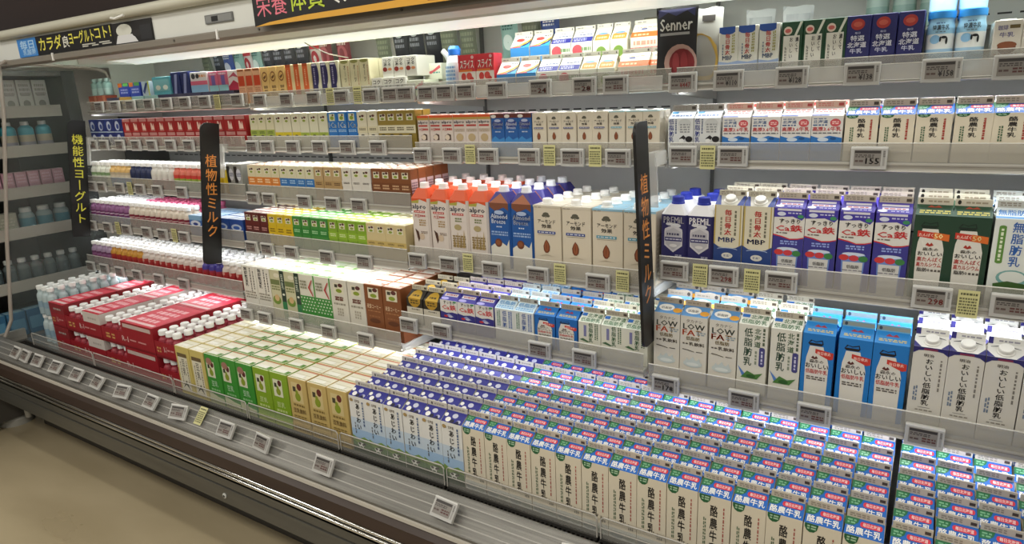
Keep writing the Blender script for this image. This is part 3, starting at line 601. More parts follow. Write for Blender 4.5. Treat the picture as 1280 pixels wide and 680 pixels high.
PREM = shouldered('milk_bottle', 'milk bottle', .0700, .0700, .155, .180, [('t', 'PREMiL', .03, .81, .97, .955, 'e6e4e4'), ('e', .3, .79, .16, .035, 'd4d4d8'), ('e', .60, .76, .24, .05, 'd4d4d8'), ('p', [(.08, .62), (.10, .68), (.3, .73), (.5, .745), (.7, .73), (.90, .68), (.92, .62), (.92, .30), (.5, .14), (.08, .30)], 'c9c7cb'), ('p', [(.14, .62), (.5, .71), (.86, .62), (.86, .33), (.5, .19), (.14, .33)], 'b4b2b8'), ('g', .2, .52, .8, .60, '3a3858', 1), ('r', .10, .40, .90, .49, '3a3a6a'), ('g', .14, .425, .86, .465, 'd0d0dc', 1), ('e', .5, .30, .18, .035, 'd9d6d6'), ('g', .6, .04, .9, .10, 'b9b9c9', 2)],
        None, '2c2a5e', 'e4e4e6', cap='27349a', ratio=.56, capr=.0175, caph=.020)
MBP = gable('milk_carton', 'milk carton', .0700, .0700, .188, [('r', .0, 0, .05, 1, 'b8a25c'), ('r', .90, 0, .94, 1, 'b8a25c'), ('p', [(0, 0), (1, 0), (1, .30), (.8, .24), (.5, .215), (.2, .24), (0, .30)], '28427e'), ('e', .5, .205, .36, .03, 'a9bad6'), ('e', .5, .195, .36, .028, '28427e'), ('v', '毎日骨太', .36, .46, .62, .92, 'b23330'), ('t', 'MBP', .16, .335, .78, .42, '273668'), ('k', .70, .46, .80, .92, '6d6a58', 1), ('k', .2, .46, .3, .78, '8a8672', 1), ('e', .5, .09, .2, .055, 'd8d5ca'), ('g', .38, .07, .62, .11, '5a6488', 2)],
        [('p', [(0, 0), (.22, 0), (.1, 1), (0, 1)], '2b3f86'), ('p', [(1, 0), (.78, 0), (.9, 1), (1, 1)], '2b3f86'), ('r', .3, .72, .7, .92, 'c9c3a8')], None, 'd6cfb8', 'c9c6bc', 'b9b3a0', cap='e4e2da')
caf = [('e', .22, .90, .13, .035, 'c3c6da'), ('p', [(0, 1), (1, 1), (1, .86), (.9, .80), (.6, .86), (0, .84)], '43389a'), ('r', .1, .955, .88, .99, 'd9d4dc'), ('e', .24, .90, .14, .035, 'd3d6e4'), ('g', .45, .90, .88, .935, 'c4c4e0', 1), ('e', .86, .865, .10, .03, '3f8a5c'), ('t', 'すっきり', .18, .735, .86, .82, '26211f'), ('t', 'Ca鉄', .08, .60, .94, .72, 'c02c30'), ('g', .10, .56, .5, .59, '6a645c', 1),
       ('p', [(0, 0), (1, 0), (1, .50), (.8, .47), (.55, .46), (.3, .50), (0, .53)], '3a3786'), ('p', [(0, .53), (.3, .50), (.55, .46), (.8, .47), (1, .50), (1, .515), (.8, .49), (.55, .48), (.3, .52), (0, .55)], 'c02c30'), ('g', .25, .37, .8, .45, '93a5dd', 2), ('p', [(.2, .0), (.8, .0), (.86, .30), (.14, .30)], '6a86c2'), ('p', [(.22, 0), (.78, 0), (.8, .17), (.2, .17)], 'cfcdc8'), ('e', .5, .30, .34, .03, 'c9d4e6'), ('e', .22, .24, .15, .05, 'c4393a'), ('e', .52, .235, .15, .05, 'c43c44'), ('e', .80, .23, .14, .05, '3c7a44'), ('t', '低脂肪', .32, .06, .70, .12, '3a3838'), ('g', .2, .02, .8, .04, '6a6672', 1)]
CAF1 = gable('milk_carton', 'milk carton', .0695, .0695, .188, caf, [('r', .12, .62, .88, .82, 'd9d4dc'), ('r', .14, .30, .88, .52, 'cfc9da'), ('g', .2, .34, .84, .48, 'b2404a', 1), ('e', .16, .18, .14, .12, 'e3e3ea'), ('g', .4, .1, .9, .22, 'b8b6dc', 1)], None, 'dad6ce', '46399f', 'b9ae9e', sidec='46399f')
VIS = .40
CAF5 = gable('milk_carton', 'milk carton', .0685, .0685, .103, [('t', 'すっきり', .2, .78, .86, .96, '26211f'), ('t', 'Ca鉄', .10, .46, .94, .76, 'c02c30'), ('e', .86, .93, .10, .05, '3f8a5c'), ('p', [(0, 0), (1, 0), (1, .32), (.7, .36), (.35, .30), (0, .38)], '37347f'), ('p', [(.2, .1), (.5, .28), (.8, .1)], '8f9ac8'), ('e', .32, .12, .12, .06, 'c4393a'), ('e', .58, .12, .12, .06, 'c9c6d6')], [('r', .12, .46, .88, .8, 'd9d4dc'), ('g', .2, .54, .84, .74, 'b2404a', 1), ('e', .26, .2, .22, .16, 'a9a6e0')], None, 'dad6ce', '3a3494', 'b9ae9e', sidec='3a3494')
VIS = .24
NOFAT = gable('milk_carton', 'milk carton', .0695, .0695, .188, [('v', '無脂肪乳', .44, .30, .74, .96, '2f5fa8'), ('r', .12, .36, .30, .88, '5d8a3c'), ('e', .21, .88, .09, .025, '5d8a3c'), ('e', .21, .36, .09, .025, '5d8a3c'), ('k', .16, .38, .26, .87, 'dfe6cc', 1), ('k', .80, .5, .9, .95, '8fa2b4', 1), ('e', .6, .13, .40, .12, '77a8a4'), ('e', .6, .14, .32, .09, 'dfe3dc'), ('p', [(.15, .03), (.5, .08), (.95, .05), (.9, .0), (.2, .0)], '3f5f2c')],
        [('t', '無脂肪乳', .06, .30, .96, .80, '4b8ad0'), ('r', 0, .05, 1, .2, '5f9fdc')], None, 'dde0da', 'dfe9ee', 'bfc0b8')
Mb = 'milk bay'
fill(LOWF, cen([.415, .4875, .560, .632]), .326, .285, 3, .072, 'white low-fat carton', 'milk bay fourth shelf', 'low-fat cartons on the fourth shelf')
fill(NORTH, [.671, .7455], .326, .285, 3, .0735, 'white carton with green lettering', 'milk bay fourth shelf', 'green-lettered cartons on the fourth shelf')
fill(MORI1, cen([.782, .857, .930, 1.003]), .326, .285, 2, .073, 'blue carton with white bottle picture', 'milk bay fourth shelf', 'blue cartons on the fourth shelf')
fill(MEIJI, cen([1.008, 1.0725, 1.139, 1.204, 1.27]), .326, .285, 3, .074, 'white capped carton, navy corners', 'milk bay fourth shelf', 'capped cartons on the fourth shelf')
fill(PREM, cen([.401, .473, .542]), .40, .566, 3, .074, 'navy blue-capped milk bottle', 'milk bay third shelf', 'blue-capped bottles on the third shelf')
fill(MBP, cen([.545, .616, .685]), .40, .566, 3, .073, 'cream white-capped milk carton', 'milk bay third shelf', 'white-capped cartons on the third shelf')
fill(CAF1, cen([.687, .7585, .832, .904, .975]), .40, .566, 3, .072, 'violet and white iron-enriched carton', 'milk bay third shelf', 'violet cartons on the third shelf')
fill(HPRO, cen([.980, 1.049, 1.120]), .40, .566, 3, .073, 'dark green high-protein milk carton', 'milk bay third shelf', 'dark green cartons on the third shelf')
fill(NOFAT, cen([1.124, 1.194, 1.264]), .40, .566, 3, .073, 'white carton with blue lettering', 'milk bay third shelf', 'blue-lettered cartons on the third shelf')
VIS = .38
COWS = gable('milk_carton', 'milk carton', .0675, .0675, .105, [('v', '低脂肪乳', .03, .05, .24, .98, '2a3478'), ('k', .27, .4, .36, .97, '34446e', 1), ('e', .66, .78, .26, .2, 'c3c5c4'), ('e', .64, .6, .26, .18, 'cdcecb'), ('g', .48, .42, .86, .8, '8d8f92', 4), ('p', [(.45, .2), (.6, .1), (.72, .24), (.62, .34)], '232021'), ('e', .84, .18, .14, .12, '1f1d1e'), ('e', .55, .12, .1, .08, 'e9e9e6')],
        [('r', .05, .62, .3, .86, '4ba3da'), ('g', .1, .2, .9, .5, '6a84b4', 1)], [('g', .12, .12, .88, .6, '9db3d0', 8)], 'd3d5d4', 'e6ecf2', '9b968d', hr=.123, hf=.138)
M36 = gable('milk_carton', 'milk carton', .0675, .0675, .105, [('g', .06, .88, .5, .93, '5b6f9a', 1), ('t', '北海道', .05, .74, .52, .86, '44628e'), ('g', .05, .64, .5, .72, '44628e', 1), ('e', .76, .76, .17, .14, 'c9545a'), ('g', .66, .7, .86, .82, 'f0c9c4', 2), ('t', '高原3.6牛乳', .04, .46, .96, .62, 'b8353c'), ('g', .06, .36, .94, .43, '6c6e74', 1), ('p', [(0, 0), (1, 0), (1, .22), (.6, .30), (.3, .2), (0, .3)], '2e72b8'), ('e', .4, .16, .18, .07, 'cdd9e4'), ('e', .72, .2, .1, .05, '20518a')],
        [('g', .08, .4, .92, .84, 'd9837e', 2), ('r', 0, .04, .55, .16, '3a62b4')], None, 'dcd9d4', 'eee7e2', 'd8b8a8', hr=.123, hf=.138, finart=[('g', .1, .2, .6, .8, 'd0827c', 2), ('r', .78, .25, .95, .7, 'b04844')])
fill(COWS, cen([.393, .464, .536]), .465, .860, 2, .07, 'white milk carton with cows', 'milk bay second shelf', 'cow-picture cartons on the second shelf')
fill(M36, cen([.537, .607, .679, .746, .817]), .465, .860, 2, .07, 'white carton with red emblem', 'milk bay second shelf', 'red-emblem cartons on the second shelf')
fill(RAK5, cen([.819, .890, .961, 1.030, 1.100, 1.170, 1.24]), .465, .860, 2, .07, 'small blue-topped cream milk carton', 'milk bay second shelf', 'small blue-topped cartons on the second shelf')
# top shelf of the milk bay
VIS = .28
BONE = brick('milk_box', 'milk box', .0475, .040, .132, [('r', .0, .86, .82, 1, '2a4d96'), ('e', .42, .86, .36, .05, '2a4d96'), ('v', '毎日骨太', .32, .30, .58, .83, 'b8352f'), ('k', .66, .34, .82, .82, '9a9638', 2), ('k', .16, .3, .26, .6, '7c8a9a', 1), ('t', 'MBP', .2, .17, .72, .28, '3f5a88'), ('p', [(0, 0), (1, 0), (1, .14), (.5, .10), (0, .14)], '9aaed0')], None, (), 'd9d8ce', 'cfd6dc', None, straw='f0f0ec')
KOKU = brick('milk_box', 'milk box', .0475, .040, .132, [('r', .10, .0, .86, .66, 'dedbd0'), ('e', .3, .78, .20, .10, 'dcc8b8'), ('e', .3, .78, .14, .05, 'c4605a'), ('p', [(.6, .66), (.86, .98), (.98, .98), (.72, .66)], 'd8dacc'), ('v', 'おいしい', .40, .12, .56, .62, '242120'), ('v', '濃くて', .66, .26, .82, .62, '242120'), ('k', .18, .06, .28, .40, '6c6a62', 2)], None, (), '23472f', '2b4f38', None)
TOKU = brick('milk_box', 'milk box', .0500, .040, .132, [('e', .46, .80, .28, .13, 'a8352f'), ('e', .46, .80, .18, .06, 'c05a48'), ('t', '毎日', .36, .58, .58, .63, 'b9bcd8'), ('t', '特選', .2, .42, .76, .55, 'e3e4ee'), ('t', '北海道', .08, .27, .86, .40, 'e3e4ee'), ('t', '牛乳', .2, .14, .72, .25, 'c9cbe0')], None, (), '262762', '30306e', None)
TOKB = bottle('milk_bottle', 'milk bottle', .0265, .128, [(.30, 'a9cfe8'), (.74, 'eef0ee'), (1, '9ccbe6')], '2f8ad4', .0258, .016, 20, .90, .82, [('g', .3, .70, .7, .74, '4a6a9a', 1), ('t', '特濃牛乳', .16, .56, .86, .68, '22262c'), ('g', .3, .51, .7, .54, '5a6a7a', 1), ('e', .3, .36, .22, .10, '8fbfe4'), ('e', .78, .32, .05, .08, '202327'), ('e', .66, .40, .12, .03, '202327'), ('e', .52, .36, .04, .06, '202327')])
COFF = brick('milk_box', 'milk box', .0490, .040, .098, [('t', '珈琲', .14, .72, .5, .86, '6f6a92'), ('t', '牛乳', .22, .52, .74, .66, '6f6a92'), ('r', .55, .76, .9, .86, '6a5a34'), ('e', .52, .22, .32, .18, '6b3a22'), ('e', .52, .3, .34, .10, '8a4f30'), ('g', .1, .02, .9, .08, 'b08a72', 1)], None, (), 'd7d0c4', 'dfd9b8', 'f0efe4')
T1 = 'milk bay top shelf'; zt = 1.052
fill(BONE, cen([.515, .561, .610, .659]), .497, zt, 3, .042, 'small white box, red upright lettering', T1, 'red-lettered boxes on the top shelf')
fill(KOKU, cen([.660, .709, .758, .802]), .497, zt, 3, .042, 'small dark green and white box', T1, 'dark green boxes on the top shelf')
fill(TOKU, cen([.803, .854, .904, .955]), .497, zt, 3, .042, 'small navy box with red seal', T1, 'navy boxes on the top shelf')
fill(TOKB, cen([.957, 1.012, 1.069]), .497, zt, 3, .054, 'white bottle with blue foil cap', T1, 'blue-capped bottles on the top shelf')
for i, x in enumerate(cen([.957, 1.012, 1.069])):
    TOKB.put((x, .551, zt + .1282), 'white blue-capped bottle stacked on others, %s from glass end, top shelf' % ordn(i + 1), 'blue-capped bottles on the top shelf')
fill(COFF, cen([1.078, 1.129, 1.180, 1.231]), .497, zt, 2, .042, 'small white coffee milk box', T1, 'coffee milk boxes on the top shelf')
for i, x in enumerate(cen([1.078, 1.129, 1.180])):
    COFF.put((x, .581, zt), 'small white coffee milk box, third row, %s from glass end, top shelf' % ordn(i + 1), 'coffee milk boxes on the top shelf')

# ---- almond bay
VIS = .32
alp = [('r', 0, .90, 1, 1, 'c9a45c'), ('t', 'alpro', .06, .74, .92, .86, '25283c'), ('r', .1, .67, .86, .72, 'b03a34')]
ALPS = [brick('oat_drink_box', 'plant drink box', .0480, .040, .128, [('r', 0, .92, 1, 1, 'd4572a'), ('r', .0, .84, 1, .92, 'b89a50'), ('t', 'alpro', .06, .68, .92, .81, '25283c'), ('r', .1, .60, .88, .66, 'b03a34')] + ex, None, [('r', 0, 0, 1, 1, 'd8603a'), ('r', .1, .2, .9, .7, 'e8b08c')], 'd3c6bd', 'd8653c', 'e9d6c8') for ex in
        ([('t', '大豆', .1, .44, .5, .55, 'b03a34'), ('g', .5, .44, .92, .56, 'b03a34', 1), ('p', [(.3, .1), (.8, .1), (.8, .3), (.55, .34), (.3, .26)], '4a3328'), ('e', .5, .2, .2, .1, 'd9c8b4')], [('g', .1, .40, .9, .52, '9c8a70', 2), ('e', .5, .2, .30, .14, 'b8a27c')])]
ABS = brick('almond_drink_box', 'plant drink box', .0480, .040, .128, [('r', 0, .86, 1, 1, '5e2c26'), ('e', .2, .92, .2, .06, 'd9d3cc'), ('e', .5, .66, .42, .16, '2b3f86'), ('e', .5, .77, .24, .05, 'a9b2cc'), ('t', 'Almond', .1, .60, .9, .72, 'e9ecf2'), ('t', 'Breeze', .16, .48, .84, .59, 'd9dfee'), ('g', .3, .36, .7, .42, 'c0cbe0', 1), ('p', [(0, 0), (1, 0), (1, .2), (.6, .12), (.3, .24), (0, .12)], '3f86c4')], None, [('r', 0, 0, 1, 1, '5e2c3a')], '255a9e', '5e2c3a', 'c9b9b4')
def eff(bar): return [('e', .46, .84, .11, .035, '5d5a4c'), ('e', .38, .81, .07, .025, '5d5a4c'), ('e', .54, .81, .07, .025, '5d5a4c'), ('r', .445, .77, .475, .82, '5d5a4c'), ('t', 'アーモンド', .16, .665, .80, .74, '35312d'), ('t', '効果', .30, .575, .66, .655, '3f3a35'), ('r', .14, .475, .80, .525, bar), ('g', .18, .485, .76, .515, 'd0d0d6', 1), ('r', .16, .45, .78, .455, '6a6258'),
   ('p', [(.46, .37), (.54, .31), (.585, .24), (.57, .16), (.50, .115), (.42, .115), (.36, .16), (.345, .24), (.39, .31)], '6f3a24'), ('p', [(.46, .36), (.52, .30), (.55, .24), (.53, .16), (.47, .13), (.41, .16), (.385, .24), (.42, .31)], '8f5132'), ('p', [(.46, .33), (.475, .24), (.46, .15), (.445, .24)], '6a3822')]
EFS = [brick('almond_drink_box', 'plant drink box', .0480, .040, .128, eff(c) + ([('r', 0, .97, 1, 1, t)] if t else []), None, (), 'd4cbb8', tc, 'eceadf') for c, t, tc in (('2d3a78', None, 'd8d5c8'), ('5fa3b4', 'a8cfd8', 'b9d9e2'))]
VIS = .22
EFB = [brick('almond_drink_carton', 'plant drink carton', .0925, .062, .206, eff(c) + [('r', 0, .965, 1, 1, t), ('g', .04, .955, .3, .975, '8a8274', 1), ('p', [(.2, .05), (.45, .09), (.8, .05), (.5, .07)], 'bcb09a')], [('g', .15, .1, .85, .7, 'b5aa94', 10)], [('r', .0, .0, 1, .9, t), ('r', .1, .3, .9, .36, 'b0a894')], 'd4c9b4', tc, None, 'eeece6', -.012, .42) for c, t, tc in (('2c4488', 'd4cbb8', 'dcd8cc'), ('4a94a8', '8fb9cc', 'b5d3e0'))]
def alb(ex): return shouldered('oat_drink_carton', 'plant drink carton', .0760, .070, .205, .236, [('p', [(0, 1), (1, 1), (1, .93), (.55, .98), (0, .93)], 'd0532a'), ('p', [(0, .94), (.5, .97), (.45, .90), (0, .90)], 'a8a04a'), ('t', 'alpro', .02, .75, .94, .885, '25283c'), ('r', .13, .70, .84, .745, 'b03a34'), ('g', .2, .71, .78, .735, 'e9cfc8', 1)] + ex, None, 'd6cbc2', 'd4582e', None, 'f1efea', .56, .0165, .019)
ALPB = [alb([('t', '大豆', .14, .60, .50, .675, 'b03a34'), ('g', .52, .61, .85, .67, 'b03a34', 1), ('g', .42, .42, .86, .57, 'a88c60', 3), ('p', [(.12, .36), (.34, .30), (.40, .16), (.30, .08), (.22, .2)], '4d3227'), ('e', .55, .2, .17, .07, 'c9b49c'), ('g', .5, .26, .92, .32, '8a7868', 2)]), alb([('g', .3, .56, .7, .66, '6f7a4a', 2), ('p', [(.1, .04), (.2, .3), (.26, .04)], 'a58a58'), ('p', [(.3, .04), (.42, .38), (.46, .04)], 'b39a66'), ('p', [(.5, .04), (.62, .33), (.66, .04)], '9a8050'), ('p', [(.68, .04), (.82, .42), (.86, .04)], 'b39a66'), ('e', .45, .46, .22, .06, 'a8986c'), ('g', .1, .05, .9, .3, '8a7448', 5)])]
ABB = shouldered('almond_drink_carton', 'plant drink carton', .0800, .070, .205, .236, [('p', [(0, 1), (1, 1), (1, .86), (.75, .92), (.3, .84), (0, .92)], '7b4a34'), ('e', .5, .74, .46, .13, '1d437e'), ('e', .5, .82, .26, .04, 'a9b8d4'), ('t', 'Almond', .04, .70, .94, .79, 'eef0f6'), ('t', 'Breeze', .08, .60, .84, .69, 'dfe5f0'), ('g', .34, .52, .66, .56, 'c9d4e6', 1), ('g', .06, .36, .94, .46, '9bb4da', 2), ('p', [(0, 0), (1, 0), (1, .30), (.86, .17), (.62, .23), (.45, .15), (.2, .2), (0, .14)], 'd9d5c9'), ('e', .42, .22, .19, .085, '6b3a26'), ('e', .40, .225, .13, .05, '8a5134')],
        [('r', 0, .8, 1, 1, '8a5236'), ('g', .1, .1, .9, .6, '6a8cc4', 8)], '22569c', '3b3680', None, 'eeeef0', .56, .0165, .019, shart=[('p', [(.0, .0), (.5, .9), (1, 0)], '9a5a36')])
P2 = 'almond bay second shelf'
fill(ALPS[0], cen([-.462, -.413, -.364, -.315]), .462, .860, 2, .043, 'orange-topped soy drink box', P2, 'orange-topped boxes on the second shelf')
fill(ALPS[1], cen([-.315, -.267, -.218, -.169]), .462, .860, 2, .043, 'orange-topped oat drink box', P2, 'orange-topped boxes on the second shelf')
fill(ABS, cen([-.168, -.119, -.070, -.021][:4]), .462, .860, 2, .043, 'small blue almond drink box', P2, 'blue boxes on the second shelf')
fill(EFS[0], cen([-.020, .029, .078, .127, .176, .225]), .462, .860, 2, .043, 'small cream almond drink box', P2, 'cream boxes on the second shelf')
fill(EFS[1], cen([.226, .276, .326, .376]), .462, .860, 2, .043, 'small light-blue-topped almond drink box', P2, 'light-blue-topped boxes on the second shelf')
P3 = 'almond bay third shelf'
fill(ALPB[0], cen([-.464, -.387, -.309]), .398, .520, 4, .078, 'orange-topped soy drink carton', P3, 'orange-topped cartons on the third shelf')
fill(ALPB[1], cen([-.308, -.231, -.154]), .398, .520, 4, .078, 'orange-topped oat drink carton', P3, 'orange-topped cartons on the third shelf')
fill(ABB, cen([-.153, -.072, .009]), .398, .520, 4, .078, 'blue almond drink carton', P3, 'blue almond cartons on the third shelf')
fill(EFB[0], cen([.010, .105, .200]), .398, .520, 5, .066, 'cream almond drink carton', P3, 'cream almond cartons on the third shelf')
fill(EFB[1], cen([.201, .296, .391]), .398, .520, 5, .066, 'light-blue-topped almond drink carton', P3, 'light-blue almond cartons on the third shelf')
VIS = .40
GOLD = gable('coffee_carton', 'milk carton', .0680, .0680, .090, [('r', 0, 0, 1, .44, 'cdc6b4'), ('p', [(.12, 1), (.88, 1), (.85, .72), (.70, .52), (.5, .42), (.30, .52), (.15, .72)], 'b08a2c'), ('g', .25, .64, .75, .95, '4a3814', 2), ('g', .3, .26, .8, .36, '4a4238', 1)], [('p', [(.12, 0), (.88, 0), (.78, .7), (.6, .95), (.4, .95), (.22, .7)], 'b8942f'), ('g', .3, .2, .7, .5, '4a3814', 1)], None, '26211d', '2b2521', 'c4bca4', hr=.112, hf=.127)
LOWB = gable('milk_carton', 'milk carton', .0685, .0685, .103, [('v', '低脂肪', .40, .05, .62, .92, '2f4f94'), ('k', .1, .1, .3, .92, '4d7a5c', 2), ('k', .7, .05, .92, .95, '4a6aa8', 2)], [('t', '低脂肪', .08, .5, .92, .92, '3f8cc8'), ('g', .06, .08, .94, .44, '5f9fd0', 2)], [('g', .12, .12, .88, .8, '9db3d0', 6)], 'd4d6d2', 'cfe2ec', 'aeb0aa', hr=.122, hf=.137)
NOR5 = gable('milk_carton', 'milk carton', .0685, .0685, .103, [('v', '低脂肪乳', .46, .04, .66, .98, '2f5a3c'), ('k', .72, .2, .9, .98, '4c6a4a', 2), ('r', .24, .3, .36, .85, '7a7aa2'), ('p', [(.04, .12), (.4, .02), (.5, .06), (.2, .2)], '4a6a4a')], [('t', '北海道', .3, .5, .96, .92, '3a6a44'), ('t', '低脂肪乳', .06, .06, .94, .46, '3f7048'), ('r', .04, .6, .26, .9, '2f6fc2')], None, 'd5d4c4', 'dfe4d6', 'b3ad9c', hr=.122, hf=.137)
P4 = 'almond bay fourth shelf'
fill(GOLD, cen([-.456, -.384, -.312]), .326, .309, 3, .07, 'black carton with gold shield', P4, 'gold-shield cartons on the fourth shelf')
fill(CAF5, cen([-.311, -.241, -.170, -.100]), .326, .309, 4, .07, 'small violet and white carton', P4, 'small violet cartons on the fourth shelf')
fill(LOWB, cen([-.099, -.028, .043]), .326, .309, 4, .07, 'small light-blue and white carton', P4, 'light-blue cartons on the fourth shelf')
fill(MORI5, cen([.044, .116, .190]), .326, .309, 4, .07, 'small blue bottle-picture carton', P4, 'small blue cartons on the fourth shelf')
fill(NOR5, cen([.191, .260, .329, .398]), .326, .309, 4, .07, 'small white green-lettered carton', P4, 'small green-lettered cartons on the fourth shelf')

# ---- soy bay
VIS = .33
def soyb(base, art, topc, top=None, w=.0470, h=.124, side=None, sidec=None, d=.040): return brick('soy_milk_box', 'soy milk box', w, d, h, art, side, top or [('r', .1, .3, .9, .6, 'd9d3c0')], base, topc, 'efeadd', sidec=sidec)
def lg(cy, c='3a332b'): return [('r', .22, cy - .13, .80, cy + .13, 'd6d0b8'), ('e', .62, cy + .08, .14, .05, '572826'), ('r', .28, cy + .02, .46, cy + .10, '3d3a2e'), ('e', .52, cy - .06, .18, .05, '83952f')]
BR = lambda base, band, topc, txc='e6e0cc', by=(.05, .42), lgy=.74, topx=None, **k: soyb(base, [('r', 0, by[0], 1, by[1], band)] + lg(lgy) + [('g', .18, by[0] + .10, .82, by[1] - .06, txc, 2), ('e', .5, .03, .18, .03, '3a3630')], topc, topx, **k)
Q2 = 'soy bay second shelf'
WHG = BR('cfc8a8', '9aa84c', 'd9d4b8', '4a5a2c', (.02, .3)); WYL = BR('d2cdb4', 'c9b62c', 'd9d4b8', '5c5230', (.02, .18)); WGR = BR('d0cdb4', 'a3b44a', 'd4d6b4', '4c5c34', (.02, .16))
CAB = soyb('2a6fb4', [('r', .2, .64, .8, .94, 'd0d2b4'), ('e', .5, .76, .2, .08, '83952f'), ('e', .6, .88, .1, .04, '572826'), ('t', '1Ca', .10, .34, .92, .58, 'f0f1ec'), ('g', .1, .16, .9, .28, 'a9c8e6', 2)], '3c7fc2')
WHB = BR('d3ccb4', 'cfc6a4', 'dcd6c0', '4d4335', (.12, .38)); KHK = BR('8f7a34', 'd4cdb0', 'a58e4a', '54482c', (.10, .42))
fill(WHG, lin_x(-1.330, .049, 3), .462, .884, 2, .043, 'cream and green soy milk box', Q2, 'soy milk boxes on the second shelf')
fill(WYL, lin_x(-1.182, .049, 3), .462, .884, 2, .043, 'white yellow-based soy milk box', Q2, 'soy milk boxes on the second shelf')
fill(WGR, lin_x(-1.034, .049, 3), .462, .884, 2, .043, 'white green-based soy milk box', Q2, 'soy milk boxes on the second shelf')
fill(CAB, lin_x(-.885, .049, 3), .462, .884, 2, .043, 'blue calcium soy milk box', Q2, 'soy milk boxes on the second shelf')
fill(WHB, lin_x(-.737, .049, 2), .462, .884, 2, .043, 'white bean-logo soy milk box', Q2, 'soy milk boxes on the second shelf')
fill(KHK, lin_x(-.638, .0410, 4), .462, .884, 2, .043, 'olive brown soy milk box', Q2, 'soy milk boxes on the second shelf')
Q3 = 'soy bay third shelf'
BWB = soyb('8f918c', [('r', .0, .1, .45, .9, '1f1f20'), ('e', .6, .5, .3, .3, 'c4c6ce'), ('g', .35, .4, .9, .6, '3a4468', 3)], 'd9d8d2')
ORG = BR('cfc4a2', 'cc7a32', 'd9a08c', 'f0d2a8', (.06, .44)); BLW = BR('cec8aa', '2f6aa8', 'dcd6c2', 'a4c2e0', (.08, .44)); TAN = BR('b3976c', 'a88a5c', 'd0b48c', '5a3c28', (.1, .4), topx=[('r', .1, .3, .9, .6, 'e0cfb4')]); WHC = BR('cfcac0', 'cfcac0', 'e0dccf', '4d443a', (.2, .45))
BRN = BR('7b4a28', '6e4022', 'a5693c', 'c9a27c', (.04, .42), side=[('r', .08, .42, .92, .72, 'cdb6b4'), ('r', .08, .06, .92, .40, 'a99aa8'), ('g', .12, .1, .88, .66, '7a6470', 8)], sidec='824c28', topx=[('r', .08, .1, .92, .3, 'e4d4c4'), ('r', .5, .5, .96, .9, 'd8b8a4')])
ROWSQ = 5
fill(BWB, lin_x(-1.462 + .0, .047, 2), .418, .692, 3, .042, 'black and grey drink box', Q3, 'drink boxes on the third shelf')
fill(ORG, lin_x(-1.326, .0470, 4), .418, .692, 4, .042, 'cream orange-banded soy milk box', Q3, 'soy milk boxes on the third shelf')
fill(BLW, lin_x(-1.136, .0480, 4), .418, .692, 4, .042, 'cream blue-banded soy milk box', Q3, 'soy milk boxes on the third shelf')
fill(TAN, lin_x(-.941, .0475, 3), .418, .692, 4, .042, 'tan soy milk box', Q3, 'soy milk boxes on the third shelf')
fill(WHC, lin_x(-.797, .0475, 3), .418, .692, 5, .042, 'white soy milk box', Q3, 'soy milk boxes on the third shelf')
fill(BRN, lin_x(-.652, .0445, 4), .418, .692, 5, .042, 'brown soy milk box', Q3, 'soy milk boxes on the third shelf')
Q4 = 'soy bay fourth shelf'
MAR = BR('5d2320', '54201e', '9a7c74', 'c4908a', (.05, .40), topx=[('r', .06, .2, .94, .6, 'd8c8c0')]); YEL = BR('c9ac24', 'cfae1e', 'e0c83c', '7a6412', (.04, .42), topx=[('r', .06, .2, .94, .5, 'efe28c'), ('r', .5, .6, .95, .9, 'dcaa3c')])
GR1 = BR('3f8438', '2f7a34', '7cc06a', 'a8d6a0', (.16, .48), topx=[('r', .06, .2, .94, .5, 'c8e6b8'), ('r', .5, .6, .95, .9, '5fb04c')]); GR2 = BR('7da02c', '88ac30', 'b4d45c', 'd4e4a4', (.14, .46), topx=[('r', .06, .2, .94, .5, 'dcebb0'), ('r', .5, .6, .95, .9, '9cc23c')]); CRM = BR('c9b88a', 'bfa664', 'e4dcb8', '6a5a34', (.02, .26), topx=[('r', .06, .2, .94, .5, 'efead4'), ('r', .5, .6, .95, .9, 'd6cc94')])
for pr, x0, p, n, d in ((MAR, -1.337, .048, 3, 'maroon'), (YEL, -1.193, .048, 3, 'yellow'), (GR1, -1.048, .0478, 4, 'green'), (GR2, -.855, .0478, 4, 'lime green'), (CRM, -.662, .0448, 4, 'cream')):
    fill(pr, lin_x(x0, p, n), .379, .508, 7, .0415, d + ' soy milk box', Q4, 'soy milk boxes on the fourth shelf')
Q5 = 'soy bay fifth shelf'
def tall(base, art, topc, top=None): return brick('soy_milk_carton', 'soy milk carton', .0845, .062, .196, art, [('r', .0, .0, 1, 1, base)], top or [('r', .06, .5, .94, .56, 'c9c3b0'), ('r', .05, .85, .95, .95, 'd0a090')], base, topc, 'f1efe6', )
VIS = .24
TBW = tall('d6d2c6', [('v', '無調整豆乳', .16, .42, .40, .96, '262320'), ('k', .55, .3, .66, .95, '4a463f', 1), ('k', .76, .36, .86, .9, '4a463f', 1), ('g', .1, .08, .9, .3, '8a8474', 3)], 'dcd9cc')
TGB = tall('c3bf9c', [('r', .70, .0, 1, 1, '24382c'), ('v', '豆乳', .76, .5, .94, .9, 'c9d2c0'), ('e', .85, .36, .08, .03, 'd9dccc'), ('r', .70, .0, 1, .16, '2f7a4a'), ('r', .04, .60, .66, .74, '6c7848'), ('g', .08, .44, .62, .58, '7c8050', 2), ('e', .34, .18, .28, .12, '6f8a34'), ('e', .36, .24, .16, .09, 'c9a878'), ('e', .5, .86, .2, .06, 'd9d3bc')], 'd5d8b8', [('r', .0, .1, 1, .3, '8db85a'), ('r', .06, .5, .94, .9, 'e4ead0')])
